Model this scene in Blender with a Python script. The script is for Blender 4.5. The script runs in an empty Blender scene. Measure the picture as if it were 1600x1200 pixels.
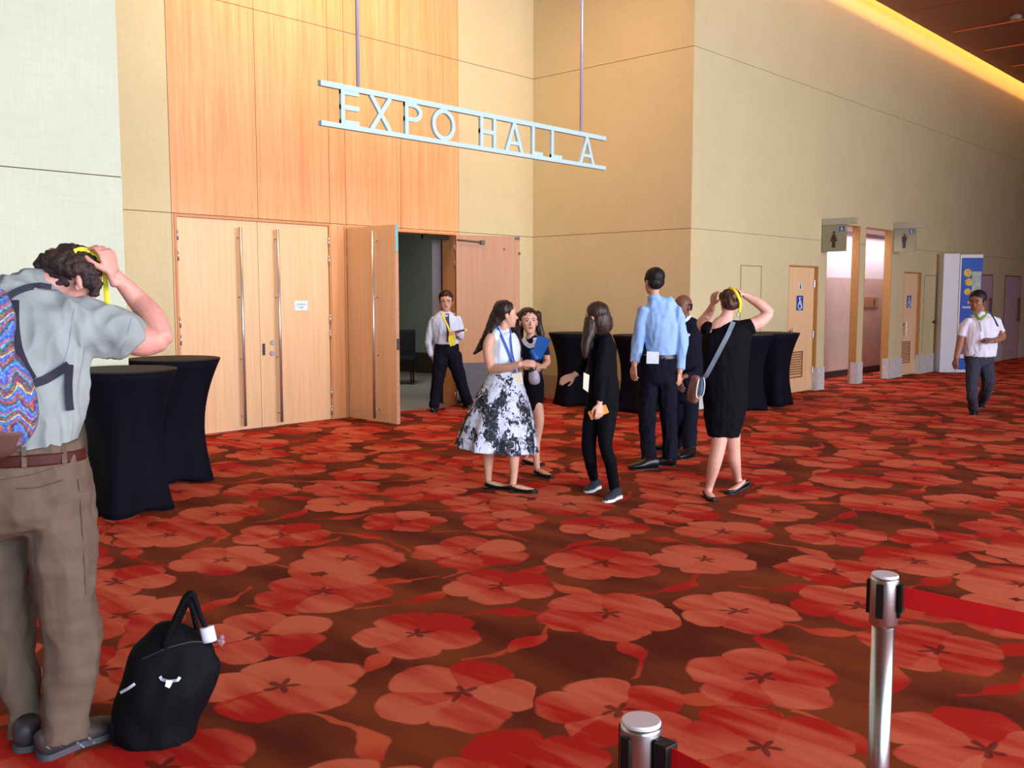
import bpy, bmesh, math, random
from math import sin, cos, pi, radians, sqrt, atan2
from mathutils import Vector, Matrix, noise
from mathutils.bvhtree import BVHTree

SC = bpy.context.scene
COL = SC.collection
random.seed(7)

# ------------------------------------------------------------------ camera
F = 1479.0                      # focal length in pixels of the 1600 x 1200 photograph
EYE = Vector((0, 0, 1.6))
PITCH = math.atan(138 / F)
YAW = radians(43.1)
FWDH = Vector((cos(YAW), sin(YAW), 0))
RIGHT = Vector((sin(YAW), -cos(YAW), 0))
FWD = FWDH * cos(PITCH) + Vector((0, 0, -sin(PITCH)))
UP = RIGHT.cross(FWD)
cam_data = bpy.data.cameras.new('camera')
cam_data.sensor_width = 36
cam_data.lens = F / 1600 * 36
cam_data.clip_end = 200
cam = bpy.data.objects.new('camera', cam_data)
cam.location = EYE
cam.rotation_euler = (pi / 2 - PITCH, 0, YAW - pi / 2)
COL.objects.link(cam)
SC.camera = cam

# ------------------------------------------------------------------ light and exposure
SC.view_settings.view_transform = 'Standard'
SC.view_settings.look = 'None'
SC.view_settings.gamma = 1
SC.view_settings.use_curve_mapping = False
SC.view_settings.exposure = 0.1
world = bpy.data.worlds.new('world')
SC.world = world
world.use_nodes = True
world.node_tree.nodes['Background'].inputs[0].default_value = (0.55, 0.66, 0.9, 1)
world.node_tree.nodes['Background'].inputs[1].default_value = 0.9


def area(name, loc, aim, sx, sy, power, color, spread=180):
    l = bpy.data.lights.new(name, 'AREA')
    l.shape = 'RECTANGLE'
    l.size, l.size_y, l.energy, l.color = sx, sy, power, color
    l.spread = radians(spread)
    o = bpy.data.objects.new(name, l)
    o.location = loc
    d = (Vector(aim) - Vector(loc)).normalized()
    o.rotation_euler = d.to_track_quat('-Z', 'Y').to_euler()
    COL.objects.link(o)
    return o


# daylight through the glazed front of the hall (behind and to the right of the camera), plus an added cool lamp
area('daylight_area', (6.5, -8.6, 3.4), (6.5, 5, 2.4), 15, 5.6, 1560, (0.92, 0.93, 1.0), 122)
area('daylight_area', (-3.5, -8.6, 3.4), (0.3, 6, 3.0), 7, 5.6, 310, (0.56, 0.82, 1.0), 85)  # added bluish lamp with a narrowed spread, cools the tone of the left wall
# warm downlights in the recess above the hall doors
area('recess_downlight', (7.6, 8.3, 6.5), (8.4, 9.9, 2.8), 5.5, 0.7, 170, (1.0, 0.66, 0.40), 150)
# cove strips in the slot between the ceiling and the right wall
area('cove_strip', (20.0, 6.66, 6.80), (20.0, 7.16, 6.62), 26, 0.05, 150, (1.0, 0.50, 0.13))
area('cove_glow', (20.0, 6.98, 7.04), (20.0, 7.10, 5.5), 26, 0.10, 170, (1.0, 0.40, 0.12))
# lamps inside the side rooms
area('foyer_lamp', (10.8, 12.8, 2.9), (11.6, 12.9, 0), 1.2, 1.2, 60, (1.0, 1.0, 0.94))
area('washroom_lamp', (18.2, 7.70, 2.78), (18.2, 7.74, 0), 5.5, 0.4, 60, (1.0, 0.86, 0.92))

# ------------------------------------------------------------------ materials
def lin(r, g, b):
    f = lambda c: ((c / 255 + 0.055) / 1.055) ** 2.4 if c > 10.3 else c / 255 / 12.92
    return (f(r), f(g), f(b), 1)


def mat(name, col, rough=0.7, metal=0.0, noise_amt=0.12, noise_scale=(20, 20, 20), bump=0.0, sub=0.0,
        spec=0.4, coord='Object', col2=None, detail=4.0, sheen=0.0):
    m = bpy.data.materials.new(name)
    m.use_nodes = True
    nt = m.node_tree
    b = nt.nodes['Principled BSDF']
    b.inputs['Roughness'].default_value = rough
    b.inputs['Metallic'].default_value = metal
    b.inputs['Specular IOR Level'].default_value = spec
    if sub:
        b.inputs['Subsurface Weight'].default_value = sub
        b.inputs['Subsurface Radius'].default_value = (0.012, 0.005, 0.003)
    if sheen:
        b.inputs['Sheen Weight'].default_value = sheen
    tc = nt.nodes.new('ShaderNodeTexCoord')
    mp = nt.nodes.new('ShaderNodeMapping')
    mp.inputs['Scale'].default_value = noise_scale
    nz = nt.nodes.new('ShaderNodeTexNoise')
    nz.inputs['Scale'].default_value = 1.0
    nz.inputs['Detail'].default_value = detail
    nt.links.new(tc.outputs[coord], mp.inputs[0])
    nt.links.new(mp.outputs[0], nz.inputs['Vector'])
    mx = nt.nodes.new('ShaderNodeMix')
    mx.data_type = 'RGBA'
    c = list(col)[:3]
    a = [x * (1 - noise_amt) for x in c] + [1]
    d = [min(1, x * (1 + noise_amt)) for x in c] + [1]
    if col2:
        a, d = list(c) + [1], list(col2)[:3] + [1]
    mx.inputs[6].default_value = a
    mx.inputs[7].default_value = d
    rp = nt.nodes.new('ShaderNodeMapRange')
    rp.inputs[1].default_value = 0.3
    rp.inputs[2].default_value = 0.7
    nt.links.new(nz.outputs[0], rp.inputs[0])
    nt.links.new(rp.outputs[0], mx.inputs[0])
    nt.links.new(mx.outputs[2], b.inputs['Base Color'])
    if bump:
        bp = nt.nodes.new('ShaderNodeBump')
        bp.inputs['Strength'].default_value = bump
        bp.inputs['Distance'].default_value = 0.004
        nt.links.new(nz.outputs[0], bp.inputs['Height'])
        nt.links.new(bp.outputs[0], b.inputs['Normal'])
    return m


def emis(name, col, strength):
    m = bpy.data.materials.new(name)
    m.use_nodes = True
    b = m.node_tree.nodes['Principled BSDF']
    b.inputs['Base Color'].default_value = (0.02, 0.02, 0.02, 1)
    b.inputs['Emission Color'].default_value = col
    b.inputs['Emission Strength'].default_value = strength
    return m


class NG:
    """small helper that writes maths into a node tree"""
    def __init__(s, nt):
        s.nt = nt

    def put(s, sock, v):
        if isinstance(v, bpy.types.NodeSocket):
            s.nt.links.new(v, sock)
        else:
            sock.default_value = v

    def m(s, op, a, b=None, c=None, clamp=False):
        n = s.nt.nodes.new('ShaderNodeMath')
        n.operation = op
        n.use_clamp = clamp
        s.put(n.inputs[0], a)
        if b is not None:
            s.put(n.inputs[1], b)
        if c is not None:
            s.put(n.inputs[2], c)
        return n.outputs[0]

    def v(s, op, a, b=None, c=None):
        n = s.nt.nodes.new('ShaderNodeVectorMath')
        n.operation = op
        s.put(n.inputs[0], a)
        if b is not None:
            s.put(n.inputs[1], b)
        if c is not None:
            s.put(n.inputs[2], c)
        return n.outputs['Value'] if op in ('LENGTH', 'DOT_PRODUCT', 'DISTANCE') else n.outputs[0]

    def mixf(s, f, a, b):
        n = s.nt.nodes.new('ShaderNodeMix')
        s.put(n.inputs[0], f); s.put(n.inputs[2], a); s.put(n.inputs[3], b)
        return n.outputs[0]

    def mixv(s, f, a, b):
        n = s.nt.nodes.new('ShaderNodeMix')
        n.data_type = 'VECTOR'
        s.put(n.inputs[0], f); s.put(n.inputs[4], a); s.put(n.inputs[5], b)
        return n.outputs[1]

    def mixc(s, f, a, b):
        n = s.nt.nodes.new('ShaderNodeMix')
        n.data_type = 'RGBA'
        s.put(n.inputs[0], f); s.put(n.inputs[6], a); s.put(n.inputs[7], b)
        return n.outputs[2]

    def rng(s, x, a, b, c=0.0, d=1.0, smooth=False):
        n = s.nt.nodes.new('ShaderNodeMapRange')
        if smooth:
            n.interpolation_type = 'SMOOTHSTEP'
        s.put(n.inputs[0], x)
        for i, q in enumerate((a, b, c, d)):
            s.put(n.inputs[i + 1], q)
        return n.outputs[0]

    def noise(s, vec, scale, detail=2.0):
        n = s.nt.nodes.new('ShaderNodeTexNoise')
        n.inputs['Scale'].default_value = scale
        n.inputs['Detail'].default_value = detail
        s.put(n.inputs['Vector'], vec)
        return n.outputs[0], n.outputs[1]

    def sep(s, vec):
        n = s.nt.nodes.new('ShaderNodeSeparateXYZ')
        s.put(n.inputs[0], vec)
        return n.outputs

    def comb(s, x, y, z=0.0):
        n = s.nt.nodes.new('ShaderNodeCombineXYZ')
        s.put(n.inputs[0], x); s.put(n.inputs[1], y); s.put(n.inputs[2], z)
        return n.outputs[0]


FLOWERS = [(2.107, 3.266), (2.965, 4.175), (2.898, 3.313), (2.919, 5.141), (3.456, 4.589), (4.312, 5.098), (4.081, 4.154),
           (4.45, 3.404), (4.204, 2.376), (5.228, 2.338), (3.526, 1.865), (4.353, 1.458), (2.975, 1.557), (2.866, 2.127),
           (3.506, 0.99), (3.726, 2.815), (2.05, 4.58), (4.93, 3.0), (5.08, 1.33), (4.82, 4.59), (5.16, 3.95), (2.19, 1.46),
           (3.68, 3.54), (2.55, 2.68), (2.36, 3.84), (2.27, 5.18), (4.72, 1.97), (5.15, 5.08), (2.27, 2.05)]
LEAVES = [(3.08, 4.56), (4.36, 2.81), (3.31, 4.06), (3.88, 4.95), (4.62, 1.17), (4.01, 3.6), (3.9, 2.01),
          (2.03, 2.59), (4.1, 1.09), (2.61, 1.3), (3.54, 5.04), (4.78, 2.32), (5.15, 3.45), (3.42, 3.2), (3.24, 1.31),
          (3.42, 2.45), (2.54, 3.19), (2.63, 4.11), (5.46, 4.25), (3.3, 3.7), (2.02, 3.79), (3.17, 1.92), (4.5, 4.4),
          (4.25, 1.9), (4.7, 3.77), (4.82, 4.98), (3.85, 3.9), (2.63, 1.75), (3.9, 1.45), (5.43, 1.8), (2.45, 4.4),
          (3.9, 3.2), (4.8, 1.55), (3.15, 2.85)]
TX, TY = 3.5, 4.4


def carpet_material():
    m = bpy.data.materials.new('floral carpet')
    m.use_nodes = True
    nt = m.node_tree
    g = NG(nt)
    bs = nt.nodes['Principled BSDF']
    bs.inputs['Roughness'].default_value = 0.95
    bs.inputs['Specular IOR Level'].default_value = 0.12
    tc = nt.nodes.new('ShaderNodeTexCoord')
    P0 = tc.outputs['Object']
    # hand drawn wobble of the outlines
    _, wc = g.noise(P0, 5.0, 1.0)
    wob = g.v('MULTIPLY', g.v('SUBTRACT', wc, (0.5, 0.5, 0.5)), (0.10, 0.10, 0.0))
    P = g.v('MULTIPLY', g.v('ADD', P0, wob), (1, 1, 0))

    def nearest(points, ids):
        best = vec = ident = None
        for (x, y), i in zip(points, ids):
            w = g.v('WRAP', g.v('SUBTRACT', P, (x, y, 0)), (TX / 2, TY / 2, 1), (-TX / 2, -TY / 2, -1))
            L = g.v('LENGTH', w)
            if best is None:
                best, vec, ident = L, w, g.m('ADD', 0.0, i)
            else:
                k = g.m('LESS_THAN', L, best)
                vec = g.mixv(k, vec, w)
                ident = g.mixf(k, ident, i)
                best = g.m('MINIMUM', L, best)
        return best, vec, ident

    rr = random.Random(5)
    r, vec, ang = nearest(FLOWERS, [rr.uniform(0.0, 6.28) for _ in FLOWERS])
    lr, lvec, lang = nearest(LEAVES, [rr.uniform(0.0, 6.28) for _ in LEAVES])
    x, y, _ = g.sep(vec)
    th = g.m('ADD', g.m('ARCTAN2', y, x), ang)
    lobe = g.m('POWER', g.m('ABSOLUTE', g.m('COSINE', g.m('MULTIPLY', th, 2.5))), 0.55)
    size = g.m('ADD', 0.335, g.m('MULTIPLY', g.m('SINE', g.m('MULTIPLY', ang, 7.3)), 0.03))
    rb = g.m('MULTIPLY', size, g.m('MULTIPLY_ADD', lobe, 0.27, 0.76))
    petal = g.rng(g.m('SUBTRACT', r, rb), -0.008, 0.006, 1.0, 0.0)
    idx = g.m('FLOOR', g.m('ADD', g.m('MULTIPLY', th, 5 / (2 * pi)), 0.5))
    pv = g.m('SINE', g.m('ADD', g.m('MULTIPLY', idx, 2.9), g.m('MULTIPLY', ang, 9.7)))
    # star in the centre of each flower
    star = g.m('MULTIPLY', g.m('POWER', g.m('ABSOLUTE', g.m('SINE', g.m('MULTIPLY', th, 2.5))), 2.0), 0.055)
    centre = g.rng(g.m('SUBTRACT', r, g.m('ADD', star, 0.02)), -0.008, 0.008, 0.75, 0.0)
    # streaks of colour running along the weave
    st, _ = g.noise(g.v('MULTIPLY', P0, (9.0, 1.3, 1.0)), 1.0, 3.0)
    big, _ = g.noise(g.v('MULTIPLY', P0, (1.7, 1.1, 1.0)), 1.0, 1.0)
    side = g.m('MULTIPLY', g.m('ADD', x, g.m('MULTIPLY', y, 0.5)), g.m('MULTIPLY', g.m('COSINE', g.m('MULTIPLY', ang, 3.1)), 1.8))
    f = g.m('ADD', g.m('MULTIPLY', g.m('SUBTRACT', st, 0.5), 2.7), g.m('MULTIPLY', g.m('SUBTRACT', big, 0.5), 2.2))
    f = g.m('ADD', g.m('ADD', f, side), g.m('MULTIPLY', pv, 0.30))
    f = g.m('ADD', f, 0.52, clamp=True)
    red = lin(182, 28, 20)
    salmon = lin(212, 104, 74)
    fcol = g.mixc(f, red, salmon)
    bgn, _ = g.noise(g.v('MULTIPLY', P0, (3.0, 1.0, 1.0)), 1.0, 2.0)
    brown = g.mixc(g.rng(bgn, 0.35, 0.65), lin(92, 30, 14), lin(132, 60, 24))
    # leaf and its trailing stem
    lx0, ly0, _ = g.sep(lvec)
    cs, sn = g.m('COSINE', lang), g.m('SINE', lang)
    lx = g.m('ADD', g.m('MULTIPLY', lx0, cs), g.m('MULTIPLY', ly0, sn))
    ly = g.m('SUBTRACT', g.m('MULTIPLY', ly0, cs), g.m('MULTIPLY', lx0, sn))
    width = g.m('MULTIPLY', g.m('SUBTRACT', 1.0, g.m('POWER', g.m('MULTIPLY', g.m('ABSOLUTE', lx), 1 / 0.15), 1.7)), 0.062)
    leaf = g.rng(g.m('SUBTRACT', g.m('ABSOLUTE', ly), width), -0.006, 0.004, 1.0, 0.0)
    sy = g.m('ABSOLUTE', g.m('SUBTRACT', ly, g.m('MULTIPLY', g.m('MULTIPLY', lx, lx), 0.9)))
    stem = g.rng(sy, 0.010, 0.016, 1.0, 0.0)
    lf, _ = g.noise(g.v('MULTIPLY', P0, (2.6, 2.0, 1.0)), 1.0, 1.0)
    lcol = g.mixc(g.m('ADD', g.m('MULTIPLY', g.m('SUBTRACT', lf, 0.5), 4.0), 0.4, clamp=True), red, lin(205, 92, 56))
    c = g.mixc(g.m('MULTIPLY', stem, 0.8), brown, lcol)
    c = g.mixc(leaf, c, lcol)
    c = g.mixc(petal, c, fcol)
    c = g.mixc(centre, c, lin(80, 24, 12))
    pile, _ = g.noise(P0, 260.0, 1.0)
    c2 = g.mixc(g.rng(pile, 0.3, 0.7, 0.0, 0.35), c, (0.03, 0.005, 0.003, 1))
    nt.links.new(c2, bs.inputs['Base Color'])
    bp = nt.nodes.new('ShaderNodeBump')
    bp.inputs['Strength'].default_value = 0.25
    bp.inputs['Distance'].default_value = 0.003
    nt.links.new(pile, bp.inputs['Height'])
    nt.links.new(bp.outputs[0], bs.inputs['Normal'])
    return m


def wood_material(name, c1, c2, scale=(26, 26, 0.9), rough=0.42, spec=0.35, blotch=0.35):
    m = bpy.data.materials.new(name)
    m.use_nodes = True
    nt = m.node_tree
    g = NG(nt)
    b = nt.nodes['Principled BSDF']
    b.inputs['Roughness'].default_value = rough
    b.inputs['Specular IOR Level'].default_value = spec
    tc = nt.nodes.new('ShaderNodeTexCoord')
    P = tc.outputs['Object']
    a, _ = g.noise(g.v('MULTIPLY', P, scale), 1.0, 5.0)
    d, _ = g.noise(g.v('MULTIPLY', P, (2.5, 2.5, 0.35)), 1.0, 2.0)
    fine, _ = g.noise(g.v('MULTIPLY', P, (90, 90, 3)), 1.0, 2.0)
    t = g.m('ADD', g.m('MULTIPLY', a, 0.8), g.m('MULTIPLY', d, blotch * 1.2))
    t = g.m('ADD', t, g.m('MULTIPLY', g.m('SUBTRACT', fine, 0.5), 0.4))
    c = g.mixc(g.rng(t, 0.35, 0.85), c1, c2)
    nt.links.new(c, b.inputs['Base Color'])
    return m


def fabric_wall(name, c1, c2):
    m = bpy.data.materials.new(name)
    m.use_nodes = True
    nt = m.node_tree
    g = NG(nt)
    b = nt.nodes['Principled BSDF']
    b.inputs['Roughness'].default_value = 0.85
    b.inputs['Specular IOR Level'].default_value = 0.2
    tc = nt.nodes.new('ShaderNodeTexCoord')
    P = tc.outputs['Object']
    v, _ = g.noise(g.v('MULTIPLY', P, (110, 110, 6)), 1.0, 3.0)
    h, _ = g.noise(g.v('MULTIPLY', P, (7, 7, 120)), 1.0, 3.0)
    k, _ = g.noise(P, 1.6, 3.0)
    t = g.m('ADD', g.m('ADD', g.m('MULTIPLY', v, 0.5), g.m('MULTIPLY', h, 0.5)), g.m('MULTIPLY', g.m('SUBTRACT', k, 0.5), 0.35))
    c = g.mixc(g.rng(t, 0.15, 0.85), c1, c2)
    nt.links.new(c, b.inputs['Base Color'])
    bp = nt.nodes.new('ShaderNodeBump')
    bp.inputs['Strength'].default_value = 0.05
    bp.inputs['Distance'].default_value = 0.003
    nt.links.new(g.m('ADD', v, h), bp.inputs['Height'])
    nt.links.new(bp.outputs[0], b.inputs['Normal'])
    return m


M = {}
M['carpet'] = carpet_material()
M['fabric'] = fabric_wall('woven wall cloth', lin(190, 174, 132), lin(208, 195, 156))
M['daylit'] = fabric_wall('pale sage wall cloth', lin(186, 187, 164), lin(206, 207, 184))  # woven wall cloth again, with the left wall's cool daylight put into its colour
M['wood'] = wood_material('honey veneer', lin(206, 142, 92), lin(230, 174, 122))
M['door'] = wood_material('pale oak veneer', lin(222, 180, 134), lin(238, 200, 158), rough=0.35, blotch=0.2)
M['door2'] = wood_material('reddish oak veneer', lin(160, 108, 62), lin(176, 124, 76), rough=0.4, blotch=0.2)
M['edge'] = mat('oak lipping', lin(200, 140, 90), 0.5, noise_scale=(40, 40, 2))
M['joint'] = mat('dark joint', lin(70, 50, 32), 0.9)
M['ceil'] = wood_material('red brown ceiling veneer', lin(116, 54, 28), lin(146, 72, 40), scale=(20, 1.0, 20))
M['plinth'] = mat('pale stone plinth', lin(196, 192, 190), 0.6, noise_amt=0.12, noise_scale=(18, 18, 18), detail=8)
M['tanplinth'] = mat('tan stone plinth', lin(176, 150, 124), 0.6, noise_amt=0.12, noise_scale=(18, 18, 18))
M['white'] = mat('white plaster', lin(226, 218, 226), 0.7, noise_amt=0.03)
M['pinktile'] = mat('pinkish wall tile', lin(196, 168, 156), 0.6, noise_amt=0.08, noise_scale=(3, 3, 3))
M['darkbase'] = mat('dark skirting', lin(54, 40, 38), 0.6)
M['greenwall'] = mat('grey green wall', lin(126, 134, 124), 0.8, noise_amt=0.05, noise_scale=(2, 2, 2))
M['lobbyfloor'] = mat('grey floor', lin(128, 122, 112), 0.4, noise_amt=0.1, noise_scale=(3, 3, 3))
M['steel'] = mat('brushed steel', lin(190, 188, 190), 0.28, 1.0, noise_amt=0.08, noise_scale=(3, 3, 120))
M['steelpull'] = mat('satin steel pull', lin(196, 190, 188), 0.35, 0.85, noise_amt=0.05)
M['kick'] = mat('kick plate steel', lin(70, 68, 70), 0.5, 0.4)
M['signmetal'] = mat('pale blue painted metal', lin(186, 212, 216), 0.5, 0.0, noise_amt=0.03)
M['rod'] = mat('pale lilac rod metal', lin(190, 184, 204), 0.4, 0.3, noise_amt=0.03)
M['signgrey'] = mat('olive grey sign metal', lin(146, 146, 124), 0.5, 0.2, noise_amt=0.04)
M['signcap'] = mat('pale grey sign cap', lin(170, 172, 158), 0.5, 0.2, noise_amt=0.04)
M['picto'] = mat('dark pictogram paint', lin(58, 52, 48), 0.6)
M['blue'] = mat('sign blue', lin(40, 80, 160), 0.5, noise_amt=0.03)
M['paper'] = mat('white paint', lin(232, 234, 240), 0.6, noise_amt=0.02)
M['black'] = mat('black plastic', lin(16, 15, 18), 0.45, noise_amt=0.1)
M['spandex'] = mat('black stretch cloth', lin(7, 8, 20), 0.8, noise_amt=0.25, noise_scale=(6, 6, 2), spec=0.1)
M['spandextop'] = mat('black table top cloth', lin(26, 22, 24), 0.7, noise_amt=0.15, spec=0.25)


# ------------------------------------------------------------------ mesh helpers
def obj(name, bm, m, parent=None, smooth=False, mats=None):
    me = bpy.data.meshes.new(name)
    bmesh.ops.recalc_face_normals(bm, faces=bm.faces)
    bm.to_mesh(me)
    bm.free()
    if mats:
        for q in mats:
            me.materials.append(q)
    else:
        me.materials.append(m)
    if smooth:
        for p in me.polygons:
            p.use_smooth = True
    o = bpy.data.objects.new(name, me)
    COL.objects.link(o)
    if parent:
        o.parent = parent
    return o


def empty(name, loc, rz=0.0):
    o = bpy.data.objects.new(name, None)
    o.empty_display_size = 0.1
    o.location = loc
    o.rotation_euler = (0, 0, rz)
    COL.objects.link(o)
    return o


def tag(o, label, cat, group=None, kind=None):
    o['label'] = label
    o['category'] = cat
    if group:
        o['group'] = group
    if kind:
        o['kind'] = kind
    return o


def structure(o, label=None):
    o['kind'] = 'structure'
    if label:
        o['label'] = label
        o['category'] = o.name.split('_')[0].split('.')[0]
    return o


def box(bm, x0, x1, y0, y1, z0, z1, mi=0, bev=0.0):
    vs = [bm.verts.new((x, y, z)) for x in (x0, x1) for y in (y0, y1) for z in (z0, z1)]
    fs = []
    for q in ((0, 1, 3, 2), (4, 6, 7, 5), (0, 4, 5, 1), (2, 3, 7, 6), (0, 2, 6, 4), (1, 5, 7, 3)):
        f = bm.faces.new([vs[i] for i in q])
        f.material_index = mi
        fs.append(f)
    if bev:
        es = list({e for f in fs for e in f.edges})
        bmesh.ops.bevel(bm, geom=es, offset=bev, segments=2, affect='EDGES', profile=0.7)
    return vs


def obox(bm, c, ax, ay, az):
    """box from centre and three half axes"""
    c, ax, ay, az = map(Vector, (c, ax, ay, az))
    vs = [bm.verts.new(c + ax * i + ay * j + az * k) for i in (-1, 1) for j in (-1, 1) for k in (-1, 1)]
    for q in ((0, 1, 3, 2), (4, 6, 7, 5), (0, 4, 5, 1), (2, 3, 7, 6), (0, 2, 6, 4), (1, 5, 7, 3)):
        bm.faces.new([vs[i] for i in q])
    return vs


def lathe(bm, prof, c=(0, 0, 0), n=32, fr=None):
    """prof: list of (r, z); fr(theta, r, z) may alter the radius"""
    rings = []
    for r, z in prof:
        ring = []
        for i in range(n):
            t = 2 * pi * i / n
            q = fr(t, r, z) if fr else r
            ring.append(bm.verts.new((c[0] + q * cos(t), c[1] + q * sin(t), c[2] + z)))
        rings.append(ring)
    for a, b in zip(rings, rings[1:]):
        for i in range(n):
            bm.faces.new((a[i], a[(i + 1) % n], b[(i + 1) % n], b[i]))
    bm.faces.new(list(reversed(rings[0])))
    bm.faces.new(rings[-1])
    return rings


def sweep(bm, pts, radii, ratio=None, n=14, sub=4, ref=Vector((0, 1, 0)), round_ends=True, mod=None):
    """closed tube of elliptical rings through pts; radii across, ratio = radius along ref / radius across"""
    k = len(pts)
    ratio = ratio or [1.0] * k
    P, R, Q = [], [], []

    def cr(a, b, c, d, t):
        return 0.5 * ((2 * b) + (c - a) * t + (2 * a - 5 * b + 4 * c - d) * t * t + (3 * b - a - 3 * c + d) * t ** 3)
    for i in range(k - 1):
        i0, i3 = max(i - 1, 0), min(i + 2, k - 1)
        for s in range(sub):
            t = s / sub
            P.append(cr(pts[i0], pts[i], pts[i + 1], pts[i3], t))
            R.append(max(1e-4, cr(radii[i0], radii[i], radii[i + 1], radii[i3], t)))
            Q.append(cr(ratio[i0], ratio[i], ratio[i + 1], ratio[i3], t))
    P.append(pts[-1]); R.append(radii[-1]); Q.append(ratio[-1])
    T = []
    for i in range(len(P)):
        T.append((P[min(i + 1, len(P) - 1)] - P[max(i - 1, 0)]).normalized())
    ra, rb_ = round_ends if isinstance(round_ends, tuple) else (round_ends, round_ends)
    if ra or rb_:
        t0, r0, p0 = T[0], R[0], P[0]
        t1, r1, p1 = T[-1], R[-1], P[-1]
        pre = [(p0 - t0 * r0 * 0.55 * a * min(1, Q[0]), r0 * b) for a, b in ((1, .25), (.8, .6), (.45, .88))]
        post = [(p1 + t1 * r1 * 0.55 * a * min(1, Q[-1]), r1 * b) for a, b in ((.45, .88), (.8, .6), (1, .25))]
        pre = pre if ra else []
        post = post if rb_ else []
        P = [a for a, _ in pre] + P + [a for a, _ in post]
        R = [b for _, b in pre] + R + [b for _, b in post]
        Q = [Q[0]] * len(pre) + Q + [Q[-1]] * len(post)
        T = [t0] * len(pre) + T + [t1] * len(post)
    rings = []
    last = None
    for i, p in enumerate(P):
        t = T[i]
        w = t.cross(ref)
        if w.length < 0.25 and last is not None:
            w = last - t * last.dot(t)
        w.normalize()
        if last is not None and w.dot(last) < 0:
            w = -w
        last = w
        d = w.cross(t)
        ring = []
        for j in range(n):
            a = 2 * pi * j / n
            f = mod(i / (len(P) - 1), a) if mod else 1.0
            ring.append(bm.verts.new(p + (w * cos(a) + d * sin(a) * Q[i]) * R[i] * f))
        rings.append(ring)
    for a, b in zip(rings, rings[1:]):
        for j in range(n):
            bm.faces.new((a[j], a[(j + 1) % n], b[(j + 1) % n], b[j]))
    bm.faces.new(list(reversed(rings[0])))
    bm.faces.new(rings[-1])


def ellipsoid(bm, c, ax, ay, az, u=20, v=12, fn=None):
    c, ax, ay, az = map(Vector, (c, ax, ay, az))
    rings = []
    for i in range(1, v):
        ph = pi * i / v
        ring = []
        for j in range(u):
            t = 2 * pi * j / u
            q = Vector((sin(ph) * cos(t), sin(ph) * sin(t), cos(ph)))
            if fn:
                q = fn(q)
            ring.append(bm.verts.new(c + ax * q.x + ay * q.y + az * q.z))
        rings.append(ring)
    top = bm.verts.new(c + az)
    bot = bm.verts.new(c - az)
    for a, b in zip(rings, rings[1:]):
        for j in range(u):
            bm.faces.new((a[j], a[(j + 1) % u], b[(j + 1) % u], b[j]))
    for j in range(u):
        bm.faces.new((top, rings[0][(j + 1) % u], rings[0][j]))
        bm.faces.new((bot, rings[-1][j], rings[-1][(j + 1) % u]))


def remesh(bm, voxel, smooth=2, fold=None):
    """unite the shells of bm into one skin; returns a new mesh. fold(co, no) -> displacement along the normal"""
    me = bpy.data.meshes.new('skin_source')
    bmesh.ops.recalc_face_normals(bm, faces=bm.faces)
    bm.to_mesh(me)
    bm.free()
    o = bpy.data.objects.new('skin_source', me)
    COL.objects.link(o)
    r = o.modifiers.new('r', 'REMESH')
    r.mode = 'VOXEL'
    r.voxel_size = voxel
    if smooth:
        s = o.modifiers.new('s', 'SMOOTH')
        s.factor = 0.5
        s.iterations = smooth
    dg = bpy.context.evaluated_depsgraph_get()
    out = bpy.data.meshes.new_from_object(o.evaluated_get(dg))
    bpy.data.objects.remove(o)
    bpy.data.meshes.remove(me)
    if fold:
        n = [v.normal.copy() for v in out.vertices]
        for v, q in zip(out.vertices, n):
            v.co += q * fold(v.co, q)
    for p in out.polygons:
        p.use_smooth = True
    return out


def mesh_obj(name, me, m, parent):
    me.name = name
    me.materials.clear()
    me.materials.append(m)
    o = bpy.data.objects.new(name, me)
    COL.objects.link(o)
    o.parent = parent
    return o


# ------------------------------------------------------------------ the hall
YD, YR, XC = 10.06, 7.16, 11.24      # door wall, right wall, corner of the recess
HC = 6.60                            # ceiling
ZS = (0.0, 2.52, 4.95, 7.2)          # courses of wall panels


def panel_wall(bm, axis, at, depth, cuts, skips=(), zs=ZS, mi=0, gap=0.007, mis=None):
    """panels with thin open joints; the dark backing stands behind them. skips: (x0, x1, ztop) openings"""
    for k, (a, b) in enumerate(zip(cuts, cuts[1:])):
        for z0, z1 in zip(zs, zs[1:]):
            rects = [(a, b, z0, z1)]
            for (s0, s1, zt) in skips:
                new = []
                for (p, q, u, v) in rects:
                    if s1 <= p or s0 >= q or zt <= u:
                        new.append((p, q, u, v))
                        continue
                    if p < s0: new.append((p, s0, u, v))
                    if q > s1: new.append((s1, q, u, v))
                    if zt < v: new.append((max(p, s0), min(q, s1), zt, v))
                rects = new
            for (p, q, u, v) in rects:
                ga = gap / 2 if p == a else 0
                gb = gap / 2 if q == b else 0
                g0 = gap / 2 if u == z0 and u > 0 else 0
                g1 = gap / 2 if v == z1 else 0
                m_ = mis[k] if mis else mi
                if axis == 'y':
                    box(bm, p + ga, q - gb, at, at + depth, u + g0, v - g1, m_)
                else:
                    box(bm, at, at + depth, p + ga, q - gb, u + g0, v - g1, m_)


def backing(bm, x0, x1, y0, y1, z1, skips=(), mi=1):
    xs = sorted({x0, x1} | {s for q in skips for s in q[:2]})
    for a, b in zip(xs, xs[1:]):
        zb = 0
        for s0, s1, zt in skips:
            if s0 <= a and b <= s1:
                zb = zt
        box(bm, a, b, y0, y1, zb, z1, mi)


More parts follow.
